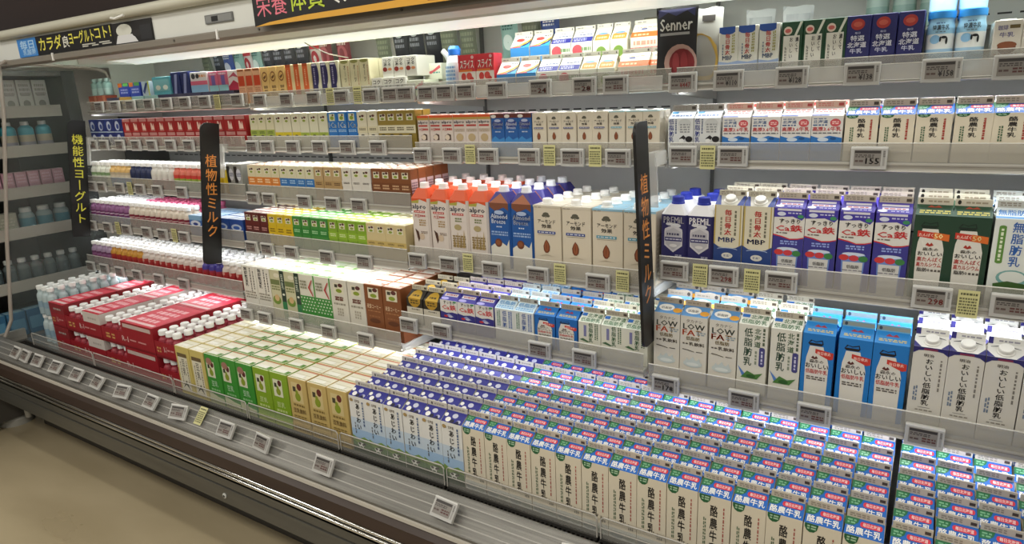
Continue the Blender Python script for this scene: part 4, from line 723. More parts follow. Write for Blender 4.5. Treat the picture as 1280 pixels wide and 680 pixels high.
TGD = tall('d5d1c2', [('r', .92, .0, 1, 1, '4f9440'), ('r', 0, 0, .96, .44, '3c8838')] + [('e', .1 + .19 * i + (.09 if j % 2 else 0), .05 + .085 * j, .045, .018, 'd9e4cc') for j in range(5) for i in range(5)] + [('p', [(.84, .88), (.60, .68), (.84, .46), (.90, .46), (.70, .68), (.90, .88)], 'b03a38'), ('g', .1, .62, .5, .86, '8d8a74', 3)], 'cfdcb0', [('r', 0, .1, 1, .3, '6fae4a'), ('r', .06, .5, .94, .9, 'e9efdc')])
TWH = tall('cfcabd', lg(.78) + [('g', .25, .46, .75, .58, '6a4a3a', 2), ('t', '紅茶', .28, .46, .72, .58, '6b3c34'), ('g', .15, .34, .85, .42, '948d7e', 1), ('k', .3, .08, .7, .3, 'a39b8b', 3)], 'e9e4d6')
TBR = tall('7d4826', lg(.80) + [('t', '麦芽コーヒー', .12, .42, .88, .53, 'd8bd9c'), ('g', .15, .34, .85, .38, 'a8744c', 1), ('e', .5, .12, .3, .06, '5d3018'), ('g', .2, .2, .8, .26, '94603c', 1)], 'c98a6a', [('r', .05, .1, .95, .3, 'efe2d4'), ('r', .05, .5, .95, .9, 'e8d6c6')])
x = -1.330
for pr, n, d in ((TBW, 2, 'white black-lettered'), (TGB, 2, 'cream and black-striped'), (TGD, 2, 'green dotted'), (TWH, 2, 'white bean-logo'), (TBR, 2, 'brown bean-logo')):
    fill(pr, lin_x(x, .0850, n), .326, .228, 5, .064, d + ' soy milk carton', Q5, 'tall soy milk cartons on the fifth shelf'); x += .0850 * n

# ---- yogurt bay: drink bottles and pouches
def ydb(bands, cap='f1f1ee', r=.0205, h=.116, **k): return bottle('yogurt_drink_bottle', 'yogurt drink bottle', r, h, bands, cap, **k)
Y2 = 'yogurt bay second shelf'; Y3 = 'yogurt bay third shelf'; Y4 = 'yogurt bay fourth shelf'; Y5 = 'yogurt bay fifth shelf'
VIS = 0.0
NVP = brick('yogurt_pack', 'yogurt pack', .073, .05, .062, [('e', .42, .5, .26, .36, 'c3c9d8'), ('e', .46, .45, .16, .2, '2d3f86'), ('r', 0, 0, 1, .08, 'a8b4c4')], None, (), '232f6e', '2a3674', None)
RDP = brick('yogurt_pack', 'yogurt pack', .069, .05, .062, [('r', .08, .76, .92, .98, 'b8807a'), ('r', 0, 0, 1, .76, '9a1f1f'), ('p', [(.36, .16), (.36, .66), (.48, .66), (.58, .4), (.68, .66), (.76, .16)], 'e0c0b0'), ('g', .3, .06, .8, .14, 'c88a80', 1)], None, [('r', .1, .2, .9, .8, 'd9b0a8')], '951d1e', 'b8443c', None)
for lay, z in (('lower', .884), ('upper', .9465)):
    for i, x in enumerate(lin_x(-2.575, .0755, 4)): NVP.put((x, .462, z), 'navy yogurt pack, %s from glass end, %s layer, yogurt bay second shelf' % (ordn(i + 1), lay), 'navy yogurt packs on the second shelf')
    for i, x in enumerate(lin_x(-2.268, .0705, 13)): RDP.put((x, .462, z), 'red yogurt pack, %s from glass end, %s layer, yogurt bay second shelf' % (ordn(i + 1), lay), 'red yogurt packs on the second shelf')
VIS = .36
Bt = [('white and green', ydb([(.35, 'c9cfc0'), (.6, '7c9a6c'), (1, 'dfe2d6')]), 4), ('cream orange-topped', ydb([(.22, '4f80b4'), (.45, 'cfc4ae'), (.66, 'b8a890'), (1, 'd9b26c')]), 4), ('navy', ydb([(.2, 'a8853c'), (.55, '222c4c'), (1, '2a3356')]), 4), ('white and maroon', ydb([(.25, '8a2a3a'), (.6, 'cfcac2'), (1, 'd6d3cb')]), 4), ('red and green', ydb([(.12, '9cb0a0'), (.40, '8aa23c'), (.66, 'c43a34'), (1, 'd0705c')]), 5), ('yellow', ydb([(.2, 'a88420'), (.5, 'd4b41c'), (1, 'dcc024')]), 4)]
x = -2.575
for d, pr, n in Bt:
    fill(pr, lin_x(x, .0440, n), .418, .692, 3, .044, d + ' yogurt drink bottle', Y3, 'yogurt drink bottles on the third shelf'); x += .0440 * n + .002
PUR = ydb([(.22, '7c86b8'), (.40, '6b2f60'), (.48, 'c9b4c6'), (.62, '64305c'), (1, '8a5a86')], r=.0205, h=.116); RDW = ydb([(.28, '7d1c34'), (.36, 'c4a8a4'), (.55, '741a30'), (.66, 'cfc3b4'), (1, 'd0c6b6')], r=.0205, h=.116); PNK = ydb([(.3, '9c2040'), (.6, 'b84a68'), (1, 'b85878')], 'd46a8c', r=.0205, h=.116)
fill(PUR, lin_x(-2.575, .044, 8), .379, .508, 5, .044, 'purple yogurt drink bottle', Y4, 'purple bottles on the fourth shelf')
fill(RDW, lin_x(-2.222, .044, 11), .379, .508, 2, .044, 'crimson and white yogurt bottle', Y4, 'crimson bottles on the fourth shelf')
fill(PNK, lin_x(-2.222, .044, 11), .379 + .088, .508, 3, .044, 'pink-capped crimson yogurt bottle', Y4, 'crimson bottles on the fourth shelf', rows0=3)
VIS = .40
SKY = brick('yogurt_pack', 'yogurt pack', .088, .06, .088, [('e', .5, .34, .4, .26, 'c4cad6'), ('e', .5, .3, .2, .12, '2b3c7c'), ('r', 0, .62, 1, 1, '7fa8c8')], None, (), '3a62a4', 'a9c4da', None)
DBL = brick('yogurt_pack', 'yogurt pack', .088, .06, .088, [('e', .5, .36, .38, .26, 'a9b6cc'), ('e', .5, .34, .24, .14, '2f56a0')], None, (), '24478e', 'c4ccd6', None)
fill(SKY, lin_x(-1.725, .092, 2), .379, .508, 3, .066, 'light blue yogurt pack', Y4, 'blue yogurt packs on the fourth shelf')
fill(DBL, lin_x(-1.535, .092, 2), .379, .508, 3, .066, 'dark blue yogurt pack', Y4, 'blue yogurt packs on the fourth shelf')
VIS = .36
PV5 = ydb([(.3, '7a3a64'), (.5, '8a5a84'), (.66, '5f2c56'), (1, '9c86a0')], r=.0212, h=.118); GD5 = ydb([(.45, '8f1c1c'), (.66, '9c2a20'), (1, 'b8862c')], r=.0212, h=.118); RD5 = ydb([(.50, '931d20'), (.68, '9a2a28'), (1, 'c4b8ae')], r=.0212, h=.118, decal=[('e', .5, .3, .22, .1, 'c4877c')]); DB5 = ydb([(.48, '931d20'), (.62, '8a2440'), (1, '40368a')], r=.0212, h=.118)
x = -2.57
for d, pr, n in (('purple', PV5, 4), ('gold-necked red', GD5, 6), ('red', RD5, 10), ('blue-necked red', DB5, 3), ('white-necked red', RD5, 3)):
    fill(pr, lin_x(x, .0465, n), .340, .302, 4, .047, d + ' yogurt drink bottle', Y5, 'yogurt drink bottles on the fifth shelf'); x += .0465 * n

VIS = 0.0
# ---- red trays of small bottles in the floor well
SML = bottle('lactic_drink_bottle', 'drink bottle', .0215, .104, [(.5, '9a1f2c'), (.62, '8a2230'), (1, '96303c')], 'f3f3f0', .0165, .019, 12, .62, .70)
def tray(w, d, lid, lidc, h=.112):
    """cardboard tray: low walls round the open bottles, a closed lid strip beside them; lid = (x0, x1) share"""
    b = MB(); c = '99202a'; t = .002
    b.box(0, w, 0, d, 0, .002, c)
    b.box(0, w, 0, t, .002, .066, c); b.box(0, w, d - t, d, .002, .066, c); b.box(0, t, t, d - t, .002, .066, c); b.box(w - t, w, t, d - t, .002, .066, c)
    l0, l1 = lid[0] * w, lid[1] * w
    b.art(face((0, 0, 0), (w, 0, 0), (0, 0, .066)), [('r', 0, 0, 1, .16, '7d1820'), ('t', 'R-1', .40, .40, .52, .75, 'd8b0ac'), ('g', .55, .5, .85, .66, 'c98a88', 1), ('g', .08, .3, .3, .7, 'c99a5c', 2)])
    body = b.mesh('bottle_tray'); parts = []
    if l1 > l0:
        q = MB(); q.box(l0, l1, 0, d, .066, h, lidc)
        q.box(l0, l1, 0, d, h, h + .001, 'c22a3c')
        F = face((l0, 0, h + .001), (l1 - l0, 0, 0), (0, d, 0)); q.art(F, [('r', .06, .05, .94, .95, 'cf3348'), ('g', .2, .15, .8, .85, 'e9b0b4', 4), ('r', .06, .05, .94, .12, 'e4c4c4')])
        q.art(face((l0, 0, .066), (l1 - l0, 0, 0), (0, 0, h - .066)), [('g', .15, .55, .85, .8, 'b9a49c', 1), ('r', .06, .5, .94, .85, 'c4b0a8')] if lidc[0] == '9' else [('g', .3, .3, .8, .6, 'b0a8a0', 1)])
        parts = [('tray_lid', q.mesh('tray_lid'))]
    return Prod('bottle_tray', 'bottle tray', body, parts)
def tray_col(idx, x, w, lid, lidc, open_, n, what, depth=.235):
    pr = tray(w, depth, lid, lidc)
    for lz, ln in ((0, 'lower'), (.114, 'upper')):
        for k in range(2):
            pr.put((x, .012 + k * (depth + .003), lz), '%s, %s layer, %s of the well' % (what, ln, 'front' if k == 0 else 'back'), 'red bottle trays in the floor well')
            if not n: continue
            rows = int(depth / .046) if lz else 1
            if lz == 0 and k == 1: continue
            for j in range(rows):
                for i in range(n):
                    xx = x + open_[0] * w + (open_[1] - open_[0]) * w * (i + .5) / n
                    SML.put((xx, .012 + k * (depth + .003) + .004 + .0458 * j, lz + .0022), 'white-capped red bottle, %s across, %s, %s layer of %s' % (ordn(i + 1), rown(j + 1 + k * rows), ln, what.replace('red ', '').replace('with ', '')), 'white-capped bottles in the trays')
tray_col(1, -2.325, .128, (0, 1), '8a2a2e', (0, 0), 0, 'red lidded tray beside the clear bottles')
tray_col(2, -2.192, .300, (.55, 1), 'cfc6be', (.02, .54), 3, 'red tray with white-fronted lid')
tray_col(3, -1.887, .392, (.42, 1), '99202a', (.02, .41), 3, 'red tray with wide red lid')
tray_col(4, -1.490, .147, (0, 0), '99202a', (.02, .98), 3, 'open red tray by the soy boxes')
CLB = bottle('water_bottle', 'drink bottle', .021, .138, [(.3, '9fb2b8'), (.55, '8aa4b4'), (1, 'b4c4c6')], 'f2f4f2', .015, .018, 12, .62, .70)
for lz, ln in ((0, 'lower'), (.139, 'upper')):
    for j in range(8):
        if lz == 0 and j > 0: continue
        for i in range(3): CLB.put((-2.475 + .050 * i, .03 + .047 * j, lz), 'pale blue white-capped bottle, %s across, %s, %s layer, glass end' % (ordn(i + 1), rown(j + 1), ln), 'pale bottles at the glass end')

# ---- top shelf of the soy and yogurt bays, and the chilled packs of the almond bay
VIS = .28; Z1 = 1.052; S1 = 'soy bay top shelf'; G1 = 'small packs on the top shelf'
def pk(base, art, topc, w=.046, h=.135, d=.05, name='milk_box', cat='milk box'): return brick(name, cat, w, d, h, art, None, (), base, topc, None)
OR1 = pk('d8a884', [('r', .1, .32, .9, .72, 'c9441f'), ('r', .1, .9, .9, .98, '9c5a30'), ('g', .15, .06, .85, .26, 'a86a48', 3)], 'dcb494')
CR1 = pk('dfbb78', [('e', .5, .62, .34, .2, '8a5a2c'), ('e', .5, .62, .26, .14, 'd9b26c'), ('p', [(.3, .6), (.7, .7), (.66, .6), (.4, .52)], '6b4322'), ('t', '珈琲', .25, .16, .75, .28, '5a3c24'), ('g', .3, .06, .7, .13, '5a3c24', 1)], 'e2c894')
OR2 = pk('dcc99a', [('r', .02, 0, .62, 1, 'd2602a'), ('k', .2, .2, .4, .8, 'e9b48c', 1), ('r', .02, .9, .62, 1, 'b04a1e')], 'e6ddb8')
NV2 = pk('d9d6bc', [('r', .04, 0, .62, .96, '2a2458'), ('e', .5, .55, .3, .42, '2a2458'), ('k', .2, .2, .42, .8, 'a9a4c4', 1), ('r', .1, .88, .6, .94, 'c8c4d8')], 'e4e2cc')
CT1 = pk('d3cba8', [('e', .5, .92, .4, .06, '8c8a4c'), ('v', 'オーツ', .4, .2, .62, .82, '2c2824'), ('k', .8, .1, .9, .8, 'a85a38', 1)], 'e4e0bc')
for pr, x0, d in ((OR1, -1.412, 'orange-banded cream'), (CR1, -1.268, 'amber coffee'), (OR2, -1.122, 'orange-striped cream'), (NV2, -.978, 'navy-striped cream'), (CT1, -.830, 'cream black-lettered')):
    fill(pr, lin_x(x0, .0475, 3), .497, Z1, 2, .053, d + ' box', 'top shelf', G1)
CHS = pk('d8d6cc', [('t', 'コク', .16, .62, .84, .86, '2a2724'), ('t', 'ある', .16, .38, .84, .6, '2a2724'), ('e', .26, .16, .2, .16, '8a2c22'), ('e', .7, .16, .18, .1, 'cf8a5c')], 'e2e0d6', .0495, .066, .1, 'cheese_pack', 'cheese pack')
CHL = pk('d8d6cc', [('t', 'コク', .16, .55, .84, .86, '2a2724'), ('t', 'ある', .16, .2, .84, .5, '2a2724')], 'e2e0d6', .0495, .066, .1, 'cheese_pack', 'cheese pack')
for i, x in enumerate(lin_x(-.684, .052, 3)): CHL.put((x, .497, Z1), 'white cheese pack, %s from glass end, lower layer, top shelf' % ordn(i + 1), 'white cheese packs')
for i, x in enumerate(lin_x(-.640, .052, 3)): CHS.put((x, .510, Z1 + .0665), 'white cheese pack with dark red dot, %s from glass end, upper layer, top shelf' % ordn(i + 1), 'white cheese packs')
FLT = pk('d6d8c4', [('p', [(.05, .2), (.5, .4), (.9, .85), (.95, .6), (.4, .1)], 'c4565c'), ('g', .5, .1, .9, .3, '5a9a8a', 1)], 'dfe2cc', .075, .052, .08, 'cheese_pack', 'cheese pack'); FL2 = pk('d4dac0', [('r', 0, .0, .4, .3, '4d9a84'), ('g', .3, .4, .8, .7, '5a8a58', 2)], 'e0e6d0', .065, .04, .07, 'cheese_pack', 'cheese pack')
FLT.put((-.488, .500, Z1), 'flat cream pack with pink stripe, lower one beside white cheese packs', G1); FLT.put((-.475, .585, Z1 + .0), 'flat cream pack with pink stripe, behind the lower one', G1); FLT.put((-.47, .575, Z1 + .0525), 'flat cream pack with pink stripe, raised at the back', G1)
FL2.put((-.418, .498, Z1), 'flat pale green pack with teal corner beside the squeeze bottle', G1)
# squeeze bottle with a blue cap
sq = ob('squeeze_bottle', None, None, (-.345, .535, Z1 + .0005)); tag(sq, 'pale blue squeeze bottle with blue cap beside the red boxes', 'squeeze bottle')
b = MB(); b.lathe([(.026, 0, 'd3e0ea'), (.031, .006, 'd3e0ea'), (.032, .07, 'dfe6ea'), (.028, .10, 'e3e8ea'), (.015, .125, 'e3e8ea')], 18)
def _cy(u, v, off): a = (u - .5) * 1.6; return V(((.0325 + off) * math.sin(a), -(.0325 + off) * math.cos(a), v * .1))
b.art((V((0, 0, 0)), V((1, 0, 0)), V((0, 0, 1)), _cy), [('g', .1, .2, .9, .9, '7ea8d0', 6), ('e', .5, .3, .3, .12, '9cc0e0')]); ob('bottle_body', b.mesh('bottle_body'), sq)
b = MB(); b.lathe([(.019, .122, '2a73d0'), (.021, .14, '2a73d0'), (.015, .15, '2a73d0')], 16); ob('cap', b.mesh('cap'), sq)
b = MB(); b.tube([(-.018, 0, .10), (-.030, -.004, .125), (-.042, -.006, .138)], .009, 'e6eaec', 10); ob('spout', b.mesh('spout'), sq)
SLC = pk('cf3a40', [('r', 0, .72, 1, 1, 'c9303a'), ('r', 0, 0, 1, .40, 'd6cfc4'), ('t', 'スライス', .1, .50, .9, .80, '2c2422'), ('t', 'スライス', .12, .51, .9, .81, 'efe6de'), ('r', .06, .40, .80, .47, 'd9782c'), ('e', .3, .22, .14, .14, 'b8342c'), ('e', .62, .24, .16, .13, 'c4453a'), ('e', .76, .12, .12, .1, 'b03028'), ('e', .84, .9, .08, .06, 'dcb0b0')], 'd8746c', .067, .118, .05, 'cheese_pack', 'cheese pack')
for i, x in enumerate(lin_x(-.308, .0685, 2)): SLC.put((x, .500, Z1), 'red and white sliced cheese box, %s from glass end, top shelf' % ordn(i + 1), 'red sliced cheese boxes')
PNK1 = pk('dfc9bf', [('r', .04, .6, .5, .95, 'e6dcd4'), ('e', .3, .75, .1, .08, '4a4440'), ('r', .88, 0, 1, 1, 'd0505a'), ('g', .1, .1, .8, .5, 'c98a80', 3)], 'ecdcd2', .040, .105, .05, 'cheese_pack', 'cheese pack')
for i, x in enumerate(lin_x(-.170, .042, 2)): PNK1.put((x, .690, Z1), 'pink-edged white box, %s from the red sliced cheese boxes' % ordn(i + 1), 'pink-edged boxes')
# half-gable dessert cartons in two tiers
VIS = 0.0
def sg(front, slope, base='dcdad0', w=.0675, fin='c9c6b8', name='dessert_carton'): return gable(name, 'dessert carton', w, .062, .052, front, slope, None, base, base, fin, hr=.088, hf=.100, finart=[('g', .1, .3, .4, .7, '8f8c84', 1), ('e', .9, .5, .03, .25, '55514c')])
YGA = sg([('r', 0, .5, 1, 1, '3a86c4'), ('g', .1, .1, .9, .5, '9cb4c8', 2), ('r', 0, .0, 1, .45, '5b93c4')], [('e', .42, .62, .22, .14, 'cf4a44'), ('p', [(0, .05), (.4, .2), (.8, .5), (1, .75), (1, .55), (.7, .25), (.3, .05)], 'd9a53c'), ('p', [(.0, .0), (.5, .1), (.85, .35), (1, .6), (1, .4), (.8, .15), (.5, 0)], '1f2c5c'), ('p', [(.3, 0), (.7, .1), (1, .35), (1, 0)], '3a9ad0'), ('r', .0, .0, .55, .06, 'c4405c'), ('g', .6, .78, .95, .88, '3a3c50', 1)])
YGB = sg([('e', .3, .6, .25, .3, 'c4545c'), ('g', .5, .2, .95, .8, '7a9a6a', 2)], [('r', .02, .05, .98, .42, '2d2f86'), ('g', .1, .12, .7, .36, 'b9bce0', 2), ('g', .3, .55, .9, .66, '4a5a8a', 1), ('g', .1, .78, .6, .85, '6a6a7a', 1)])
YGC = sg([('r', 0, .3, 1, 1, 'd9dccc'), ('e', .5, .4, .3, .3, '7a9a48')], [('r', .08, .05, .92, .42, 'd8873a'), ('e', .5, .42, .42, .12, 'd8873a'), ('e', .5, .55, .3, .08, '6a9ad0'), ('g', .2, .12, .8, .36, 'eccf9c', 1)], 'e2ddc8', .052)
YGD = sg([('r', 0, .0, 1, .5, 'c4606a'), ('g', .1, .2, .9, .9, 'd9a08c', 2)], [('r', .0, .02, 1, .42, 'd9682c'), ('g', .1, .1, .6, .3, 'edb890', 1), ('r', .3, .58, .5, .68, '3a4c8c'), ('g', .15, .7, .8, .78, 'c9886c', 1)], 'e4dcc8', .086)
tiers = [(YGA, cen([-.162, -.092, -.020]), 'red-oval striped'), (YGB, cen([-.018, .051, .121]), 'navy-banded white'), (YGC, cen([.122, .176, .230]), 'orange and green cream'), (YGD, cen([.238, .327, .400][:3]), 'orange-banded white')]
for pr, xs, d in tiers:
    for i, x in enumerate(xs):
        nx = ordn(i + 1) + ' from glass end'
        pr.put((x, .508 if (pr is YGD and i) else .497, Z1), d + ' dessert carton, ' + nx + ', lower tier, almond bay', 'dessert cartons on the top shelf')
        pr.put((x + .004, .576, Z1 + .079), d + ' dessert carton, ' + nx + ', upper tier, almond bay', 'dessert cartons on the top shelf')
ri = ob('pack_riser', None, None, (.118, .5715, Z1 + .0005)); tag(ri, 'low white riser under the upper tier of dessert cartons', 'shelf riser')
b = MB(); b.box(-.285, .285, 0, .10, .072, .078, 'dcdbd5'); ob('riser_top', b.mesh('riser_top'), ri)
for sx in (-.28, .27):
    b = MB(); b.box(sx, sx + .008, 0, .10, 0, .072, 'dcdbd5'); ob('riser_leg', b.mesh('riser_leg'), ri)
# sausage bag and round ham pack by the milk bay upright
SAU = pouch('sausage_bag', 'sausage bag', .112, .188, .017, '1c1a1b', [('t', 'Senner', .10, .69, .90, .85, 'd8d6d0'), ('r', .10, .63, .84, .665, '9c9a98'), ('e', .62, .27, .40, .24, 'b9968c'), ('e', .66, .26, .31, .19, '7c2226'), ('e', .52, .27, .09, .13, '92363a'), ('e', .72, .27, .09, .14, '8a2c30'), ('p', [(.06, .86), (.3, .93), (.5, .88), (.75, .94), (.94, .86), (.94, .97), (.06, .97)], '34345a')])
SAU.put((.404, .4875, 1.056), 'black sausage bag with red meat picture beside the cheese pack', None, -.01)
HAM = pouch('cheese_bag', 'cheese bag', .074, .180, .022, 'a19f99', [('p', [(.05, .02), (.62, .02), (.84, .12), (.90, .3), (.84, .48), (.62, .60), (.3, .66), (.05, .66)], 'd0ac58'), ('r', .3, .82, .75, .90, '3a3634')])
HAM.put((.480, .508, 1.056), 'silver bag with round yellow cheese beside the black sausage bag', None, .08)
def bag(base, art, w=.074, h=.13, th=.03, name='snack_bag', cat='chilled snack bag'): return pouch(name, cat, w, h, th, base, art)
SLV = bag('a9aaa8', [('r', .1, .5, .9, .85, '8d8f8e'), ('e', .4, .3, .3, .15, '3f3d38'), ('e', .4, .34, .3, .1, 'b9b49c')]); DKB = bag('26282e', [('g', .2, .5, .8, .8, '8a8c96', 2), ('e', .5, .85, .2, .05, 'c9cdd4')]); RDB = bag('7c2630', [('e', .5, .5, .36, .28, 'a8545c'), ('g', .2, .75, .8, .9, 'd9c4c4', 1)]); TLB = bag('8db4ac', [('e', .5, .4, .3, .2, 'd3e4de'), ('g', .2, .7, .8, .85, '3f6a64', 2)]); GRB = bag('6a705c', [('g', .1, .2, .9, .8, '8a9078', 4)]); WRB = bag('d6cfcc', [('e', .5, .45, .3, .25, 'a82c34'), ('r', .1, .75, .9, .9, 'c4333c')]); BLB = bag('2f4a94', [('e', .5, .4, .3, .2, 'c9ccd8'), ('g', .2, .7, .8, .85, 'd9dbe4', 2)])
for i, (pr, x, d) in enumerate(((SLV, .575, 'between cheese bag and white boxes'), (SLV, .668, 'behind the white red-lettered boxes'))):
    pr.put((x, .66, 1.104), 'silver ham bag ' + d, 'silver ham bags', .15)
    pr.put((x, .70, Z1), 'silver ham bag under another, ' + d, 'silver ham bags', .1)
# hanging rail at the back with chilled bags on hooks
hr_ = ob('hanging_rail', None, None, (0, .80, 1.300)); tag(hr_, 'long grey hook rail under the canopy behind the top shelf', 'hook rail')
b = MB(); b.tube([(-2.2, 0, 0), (1.2, 0, 0)], .006, 'b5b4ae'); b.tube([(-2.2, 0, 0), (-2.2, .062, 0)], .005, 'b5b4ae'); b.tube([(1.2, 0, 0), (1.2, .062, 0)], .005, 'b5b4ae'); ob('rail_bar', b.mesh('rail_bar'), hr_)
seq = [(GRB, -2.02, 'olive'), (DKB, -1.93, 'black'), (BLB, -1.85, 'blue'), (TLB, -1.77, 'pale teal'), (WRB, -1.70, 'white and red'), (TLB, -1.63, 'pale teal'), (DKB, -1.555, 'black'), (DKB, -1.48, 'black'), (DKB, -1.405, 'black'), (DKB, -1.33, 'black'), (WRB, -1.255, 'white and red'), (RDB, -1.18, 'dark red'), (RDB, -1.09, 'dark red'), (GRB, -.86, 'olive'), (DKB, -.78, 'black'), (DKB, -.70, 'black'), (DKB, -.62, 'black'), (GRB, -.54, 'olive'), (GRB, -.46, 'olive'), (TLB, -.28, 'pale teal'), (GRB, -.20, 'olive'), (BLB, -.12, 'blue')]
cnt = {}
for pr, x, d in seq:
    cnt[d] = cnt.get(d, 0) + 1
    pr.put((x, .775 + rnd.uniform(-.01, .01), 1.165), '%s snack bag hanging behind the top shelf, %s such from glass end' % (d, ordn(cnt[d])), 'chilled bags hanging at the back', rnd.uniform(-.1, .1), .12)
PPK = pk('c9b4b8', [('r', .05, .1, .95, .9, '9a6a76'), ('g', .1, .2, .9, .8, 'd8c4c8', 4)], 'a08088', .075, .06, .09, 'snack_pack', 'snack pack'); STR = pk('d6d0c0', [('g', .1, .3, .9, .7, 'b08a84', 2)], 'e4dccb', .085, .04, .08, 'snack_pack', 'snack pack'); GPK = pk('8a8874', [('g', .1, .2, .9, .8, 'a9a78e', 3)], '8d8c7a', .10, .05, .08, 'snack_pack', 'snack pack')
b = MB()
for i, x in enumerate((-.115, -.035)): PPK.put((x, .775, 1.152), 'mauve berry pack on the riser, %s from glass end' % ordn(i + 1), 'packs on the back riser')
for i, x in enumerate((.05, .142)): STR.put((x, .77, 1.152), 'white pack with red top print on the riser, %s from glass end' % ordn(i + 1), 'packs on the back riser')
for i, x in enumerate((.245, .350)):
    GPK.put((x, .775, 1.152), 'olive pack on the riser, lower layer, %s from glass end' % ordn(i + 1), 'packs on the back riser'); GPK.put((x + .01, .775, 1.2025), 'olive pack on the riser, upper layer, %s from glass end' % ordn(i + 1), 'packs on the back riser')
rs = ob('shelf_riser', None, None, (.12, .80, Z1 + .0005)); tag(rs, 'low clear riser at the back of the almond bay top shelf', 'shelf riser')
b = MB(); b.box(-.27, .275, -.06, .065, .092, .099, 'c9c9c2'); ob('riser_top', b.mesh('riser_top'), rs)
for sx in (-.26, .265):
    b = MB(); b.box(sx - .004, sx + .004, -.06, .065, 0, .092, 'c9c9c2'); ob('riser_leg', b.mesh('riser_leg'), rs)
GBT = bottle('milk_bottle', 'milk bottle', .026, .15, [(.4, '8aa49a'), (1, 'a4b8ae')], 'd5ddd8', .02, .014, 16, .7, .78)
for i, x in enumerate((.84, .90, .96)): GBT.put((x, .74, 1.165), 'pale green bottle on the wire ledge, %s from the silver ham bags' % ordn(i + 1), 'green bottles on the wire ledge')
wl = ob('wire_ledge', None, None, (.98, .80, 1.16)); tag(wl, 'narrow grey wire ledge at the back of the milk bay', 'ledge'); b = MB(); b.box(-.20, .30, -.065, .082, -.004, .004, 'a9b0aa'); ob('ledge_board', b.mesh('ledge_board'), wl)
# left end: packs in two layers
BLP = pk('2b3fa0', [('r', 0, .7, .4, 1, 'd9782c'), ('g', .2, .2, .9, .6, 'b9c0e4', 2), ('r', .5, .75, 1, 1, '5aa04c')], '5a68b4', .088, .062, .06, 'snack_pack', 'snack pack'); WBP = pk('b9c8d4', [('p', [(.3, .1), (.9, .9), (.6, .9), (.1, .3)], '223a7c'), ('r', .85, 0, 1, 1, 'd0d84c')], 'd0d8dc', .060, .062, .06, 'snack_pack', 'snack pack'); TEB = pk('58a4b0', [('r', .06, .2, .94, .85, '7fbac0'), ('e', .3, .4, .14, .14, 'e4e8dc'), ('e', .72, .4, .14, .14, 'e4e8dc')], '9cccd0', .135, .076, .06, 'snack_pack', 'snack pack'); NVK = pk('1f2a5e', [('p', [(.2, 0), (.5, .9), (.8, .9), (.5, 0)], '8a90b8')], '2a3570', .062, .09, .06, 'snack_pack', 'snack pack')
CLP = pk('d6d4d4', [('r', 0, .36, 1, .56, 'd0607c'), ('r', 0, 0, 1, .36, '8ab4d4'), ('e', .2, .8, .12, .14, '2a2a30'), ('e', .45, .8, .1, .12, '2a2a30'), ('g', .55, .7, .95, .9, 'c98a5c', 1)], 'dcdad4', .118, .082, .06, 'snack_pack', 'snack pack'); PKB = pk('c4607c', [('r', 0, 0, 1, .3, '8fc0c8'), ('r', .3, .3, .7, .8, '6a5a9c'), ('g', .1, .8, .9, .95, 'e4d0dc', 1)], 'd8a4b4', .062, .078, .06, 'snack_pack', 'snack pack'); RSW = pk('d6d0d0', [('p', [(0, 0), (1, 0), (1, .3), (.5, .5), (0, .2)], 'b02a48'), ('p', [(0, .6), (.6, .9), (1, .6), (.5, .7)], 'b04a60')], 'e0d8d8', .07, .078, .06, 'snack_pack', 'snack pack'); LOW = pk('5a5468', [('g', .1, .2, .9, .8, 'a99aa8', 3), ('r', 0, .8, 1, 1, '3c3a52')], '6a6478', .10, .056, .06, 'snack_pack', 'snack pack')
LOWC = pk('a8863c', [('g', .1, .2, .9, .8, '6a4a24', 2)], 'b09a5c', .10, .056, .06, 'snack_pack', 'snack pack'); LOWT = pk('8fb0aa', [('g', .1, .2, .9, .8, 'c9d8d0', 2)], 'a9c0b8', .10, .056, .06, 'snack_pack', 'snack pack')
BRX = pk('9a4a34', [('r', .7, 0, 1, 1, 'b8785c'), ('g', .1, .3, .6, .7, 'c08a70', 2)], 'b0705c', .075, .07, .06, 'snack_pack', 'snack pack')
for i, (pr, x, d) in enumerate(((BRX, -2.56, 'red-brown'), (BRX, -2.48, 'red-brown'), (LOW, -2.38, 'dusky'), (LOWC, -2.27, 'ochre'), (LOWT, -2.16, 'grey teal'), (LOWT, -2.05, 'grey teal'), (LOW, -1.94, 'dusky'), (LOW, -1.83, 'dusky'), (LOW, -1.72, 'dusky'), (LOW, -1.61, 'dusky'), (LOW, -1.50, 'dusky'))):
    pr.put((x, .497, Z1), '%s snack pack, lower layer, %s pack from glass end, yogurt bay top shelf' % (d, ordn(i + 1)), 'snack packs on the yogurt bay top shelf')
for pr, x, d in ((BLP, -2.27, 'royal blue snack pack with orange corner'), (BLP, -2.175, 'royal blue snack pack with orange corner beside white-blue one'), (WBP, -2.085, 'white and blue pack with yellow edge'), (TEB, -1.955, 'teal box with two pale dots'), (NVK, -1.845, 'navy pack beside the teal box'), (NVK, -1.775, 'navy pack beside the pink-banded pack'), (CLP, -1.675, 'white pack with pink and blue bands'), (PKB, -1.575, 'pink pack beside the pink-banded white pack'), (PKB, -1.51, 'pink pack between another and red-waved one'), (RSW, -1.442, 'white pack with crimson waves')):
    pr.put((x, .500, Z1 + .0565 if pr is not BRX else Z1), d + ', upper layer, top shelf', 'snack packs on the yogurt bay top shelf')
TB1 = bottle('drink_bottle', 'drink bottle', .021, .080, [(.5, 'a9c4c0'), (1, '86a8a4')], '9ab0ac', .016, .012, 12, .62, .74)
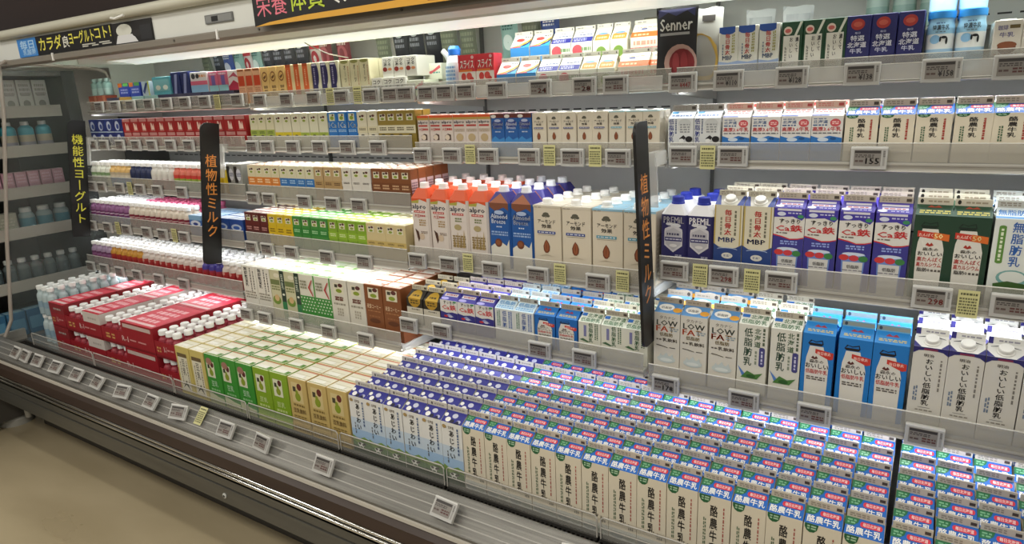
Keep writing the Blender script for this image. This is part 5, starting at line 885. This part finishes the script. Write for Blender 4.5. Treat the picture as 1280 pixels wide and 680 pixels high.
for i, x in enumerate((-2.565, -2.51, -2.455)): TB1.put((x, .505, Z1 + .0705), 'pale teal bottle on red-brown packs, %s from glass end' % ordn(i + 1), 'pale bottles on the top shelf')

VIS = 0.0
# ---- the adjoining case seen through the glass end: its shelves run into the corner
sc = ob('adjoining_display_case', None, None, (-3.05, 0, 0)); tag(sc, 'dark adjoining refrigerated case seen through the glass end panel', 'refrigerated case')
sx = lambda x: x + 3.05
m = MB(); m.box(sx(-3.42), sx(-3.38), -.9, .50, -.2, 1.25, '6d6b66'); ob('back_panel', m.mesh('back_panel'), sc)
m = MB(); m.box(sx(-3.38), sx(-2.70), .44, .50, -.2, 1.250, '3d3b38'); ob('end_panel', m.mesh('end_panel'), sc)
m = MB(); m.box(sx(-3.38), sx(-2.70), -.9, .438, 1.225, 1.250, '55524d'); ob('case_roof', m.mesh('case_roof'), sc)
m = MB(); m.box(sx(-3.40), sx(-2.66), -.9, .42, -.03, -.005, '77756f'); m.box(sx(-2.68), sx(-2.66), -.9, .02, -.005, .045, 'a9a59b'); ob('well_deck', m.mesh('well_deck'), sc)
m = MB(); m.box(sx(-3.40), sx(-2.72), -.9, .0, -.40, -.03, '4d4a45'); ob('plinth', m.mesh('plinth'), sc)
m = MB(); m.lathe([(.075, -.45, 'a3a198'), (.073, -.42, 'a9a79e'), (.055, -.385, 'a9a79e'), (.02, -.37, 'a9a79e')], 20, (sx(-2.80), -.06, 0)); ob('foot', m.mesh('foot'), sc)
m = MB(); m.tube([(sx(-2.672), -.9, .035), (sx(-2.672), -.10, .035), (sx(-2.672), -.06, .02), (sx(-2.672), -.05, -.02), (sx(-2.672), -.05, -.40)], .014, 'b9b4a8', 8); ob('bumper_rail', m.mesh('bumper_rail'), sc)
SL = {'first': (1.085, 1.06), 'second': (.895, .875), 'third': (.695, .678), 'fourth': (.500, .485), 'fifth': (.245, .228)}
for k, (zt, zb) in SL.items():
    s = ob('shelf', None, None, (-3.05, 0, zb)); tag(s, '%s shelf from the top in the adjoining case behind the glass end' % k, 'shelf', 'shelves of the adjoining case')
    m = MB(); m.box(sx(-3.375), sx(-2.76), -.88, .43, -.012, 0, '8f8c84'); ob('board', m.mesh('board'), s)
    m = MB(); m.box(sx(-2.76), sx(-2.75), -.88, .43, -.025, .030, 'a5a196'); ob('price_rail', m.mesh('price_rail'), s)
def side(pr, ys, z, desc, grp, x=-2.79):
    for i, y in enumerate(ys): pr.put((x, y, z), '%s, %s from the corner, behind the glass end' % (desc, ordn(i + 1)), grp, PI / 2)
WBX = pk('b5b2ab', [('g', .15, .5, .85, .9, '8a8880', 3), ('e', .5, .25, .25, .12, '77756f'), ('r', .2, .5, .8, .55, '8d8b84')], 'c9c6be', .064, .150, .05)
side(WBX, [.37 - .068 * i for i in range(8)], 1.0605, 'white drink box', 'white boxes in the adjoining case')
TPB = bottle('drink_bottle', 'drink bottle', .034, .140, [(.35, '8d8c94'), (.62, 'a9a08a'), (1, '2f8a98')], 'c9ccc9', .018, .018, 14, .5, .80)
side(TPB, [.36 - .078 * i for i in range(7)], .8755, 'teal pouch-shaped bottle', 'teal bottles in the adjoining case')
PKX = pk('b58a96', [('r', 0, .0, 1, .4, 'a9808c'), ('g', .15, .45, .85, .9, 'c9a8b0', 3)], 'c09aa4', .05, .098, .05)
side(PKX, [.37 - .056 * i for i in range(9)], .6785, 'dusty pink drink box', 'pink boxes in the adjoining case')
TLC = bottle('drink_bottle', 'drink bottle', .036, .115, [(.7, '3f7684'), (1, '7d8f8f')], 'aeb2ae', .026, .022, 14, .7, .78)
side(TLC, [.36 - .08 * i for i in range(3)], .4855, 'teal white-capped bottle', 'teal white-capped bottles in the adjoining case')
OLX = pk('8f8f7f', [('g', .1, .2, .9, .8, 'a3a392', 4)], '9c9c8c', .12, .10, .05)
side(OLX, [.085, -.04, -.165], .4855, 'olive grey box', 'olive boxes in the adjoining case')
DKC = bottle('drink_bottle', 'drink bottle', .027, .128, [(.7, '4a5658'), (1, '5f6a6a')], 'b9bcb8', .018, .02, 12, .55, .74)
side(DKC, [.37 - .06 * i for i in range(9)], .2285, 'dark glass white-capped bottle', 'dark bottles in the adjoining case')
BXL = pk('3a6a8c', [('r', .1, .2, .9, .7, '5f93b0')], '6a94a8', .08, .12, .06); side(BXL, [.10 - .085 * i for i in range(4)], -.004, 'blue drink carton', 'blue cartons in the adjoining case', -2.715)

# ================================================================== LIGHT
def area(name, loc, rot, sx_, sy_, p, col=(1, 1, 1), spread=PI):
    l = bpy.data.lights.new(name, 'AREA'); l.shape = 'RECTANGLE'; l.size = sx_; l.size_y = sy_; l.energy = p; l.color = col; l.spread = spread
    o = bpy.data.objects.new(name, l); COL.objects.link(o); o.location = loc; o.rotation_euler = rot; return o
for i, (x, y, z, w) in enumerate(LED_L): area('shelf_led', (x, y, z), (.45, 0, 0), w, .014, (.45 if w > 1 else .9) * w, (.93, .97, 1.0))
area('canopy_light', ((-2.1 + X1) / 2, .500, 1.262), (.15, 0, 0), X1 + 2.0, .02, 6.5, (.96, 1.0, .95))
for y, p in ((-1.9, 25), (-3.6, 26)):
    for x in (-3.4, -.6, 1.9): area('ceiling_light', (x, y, 2.27), (0, 0, 0), 1.2, .35, p, (1.0, .96, .88))
for x in (-2.6, -1.2, .2, 1.4): area('ceiling_spot', (x, -.75, 2.24), (.75, 0, 0), .5, .2, 6.0, (1.0, .98, .92))
area('end_wall_fill', (-2.112, .37, 1.31), (0, -PI / 2, 0), .05, .20, 1.6, (.96, 1.0, .95))  # added fill light, unseen behind the canopy end cap, brightens the end wall
w = bpy.data.worlds.new('shop_light'); SC.world = w; w.use_nodes = True
w.node_tree.nodes['Background'].inputs[0].default_value = (1.0, .97, .91, 1); w.node_tree.nodes['Background'].inputs[1].default_value = .17

# ================================================================== CAMERA
f_px = 826.431
cd = bpy.data.cameras.new('camera'); cam = bpy.data.objects.new('camera', cd); COL.objects.link(cam)
cd.sensor_fit = 'HORIZONTAL'; cd.sensor_width = 36; cd.lens = f_px / 1280 * 36; cd.clip_start = .02; cd.clip_end = 60
r_ = V((0.8471851531870435, 0.5295978039161392, -0.042467426418942036)); u_ = V((-0.10363855778468097, 0.24312494657255995, 0.9644424864627238)); f_ = V((-0.5210915136132587, 0.8126600928071296, -0.2608585977094689))
mw = Matrix((r_, u_, -f_)).transposed().to_4x4(); mw.translation = V((0.99959, -1.275013, 1.048278)); cam.matrix_world = mw
SC.camera = cam
SC.view_settings.view_transform = 'Standard'; SC.view_settings.look = 'None'; SC.view_settings.exposure = -0.08; SC.view_settings.gamma = 1; SC.view_settings.use_curve_mapping = False
SC.cycles.max_bounces = 8; SC.cycles.transparent_max_bounces = 16; SC.cycles.use_denoising = True
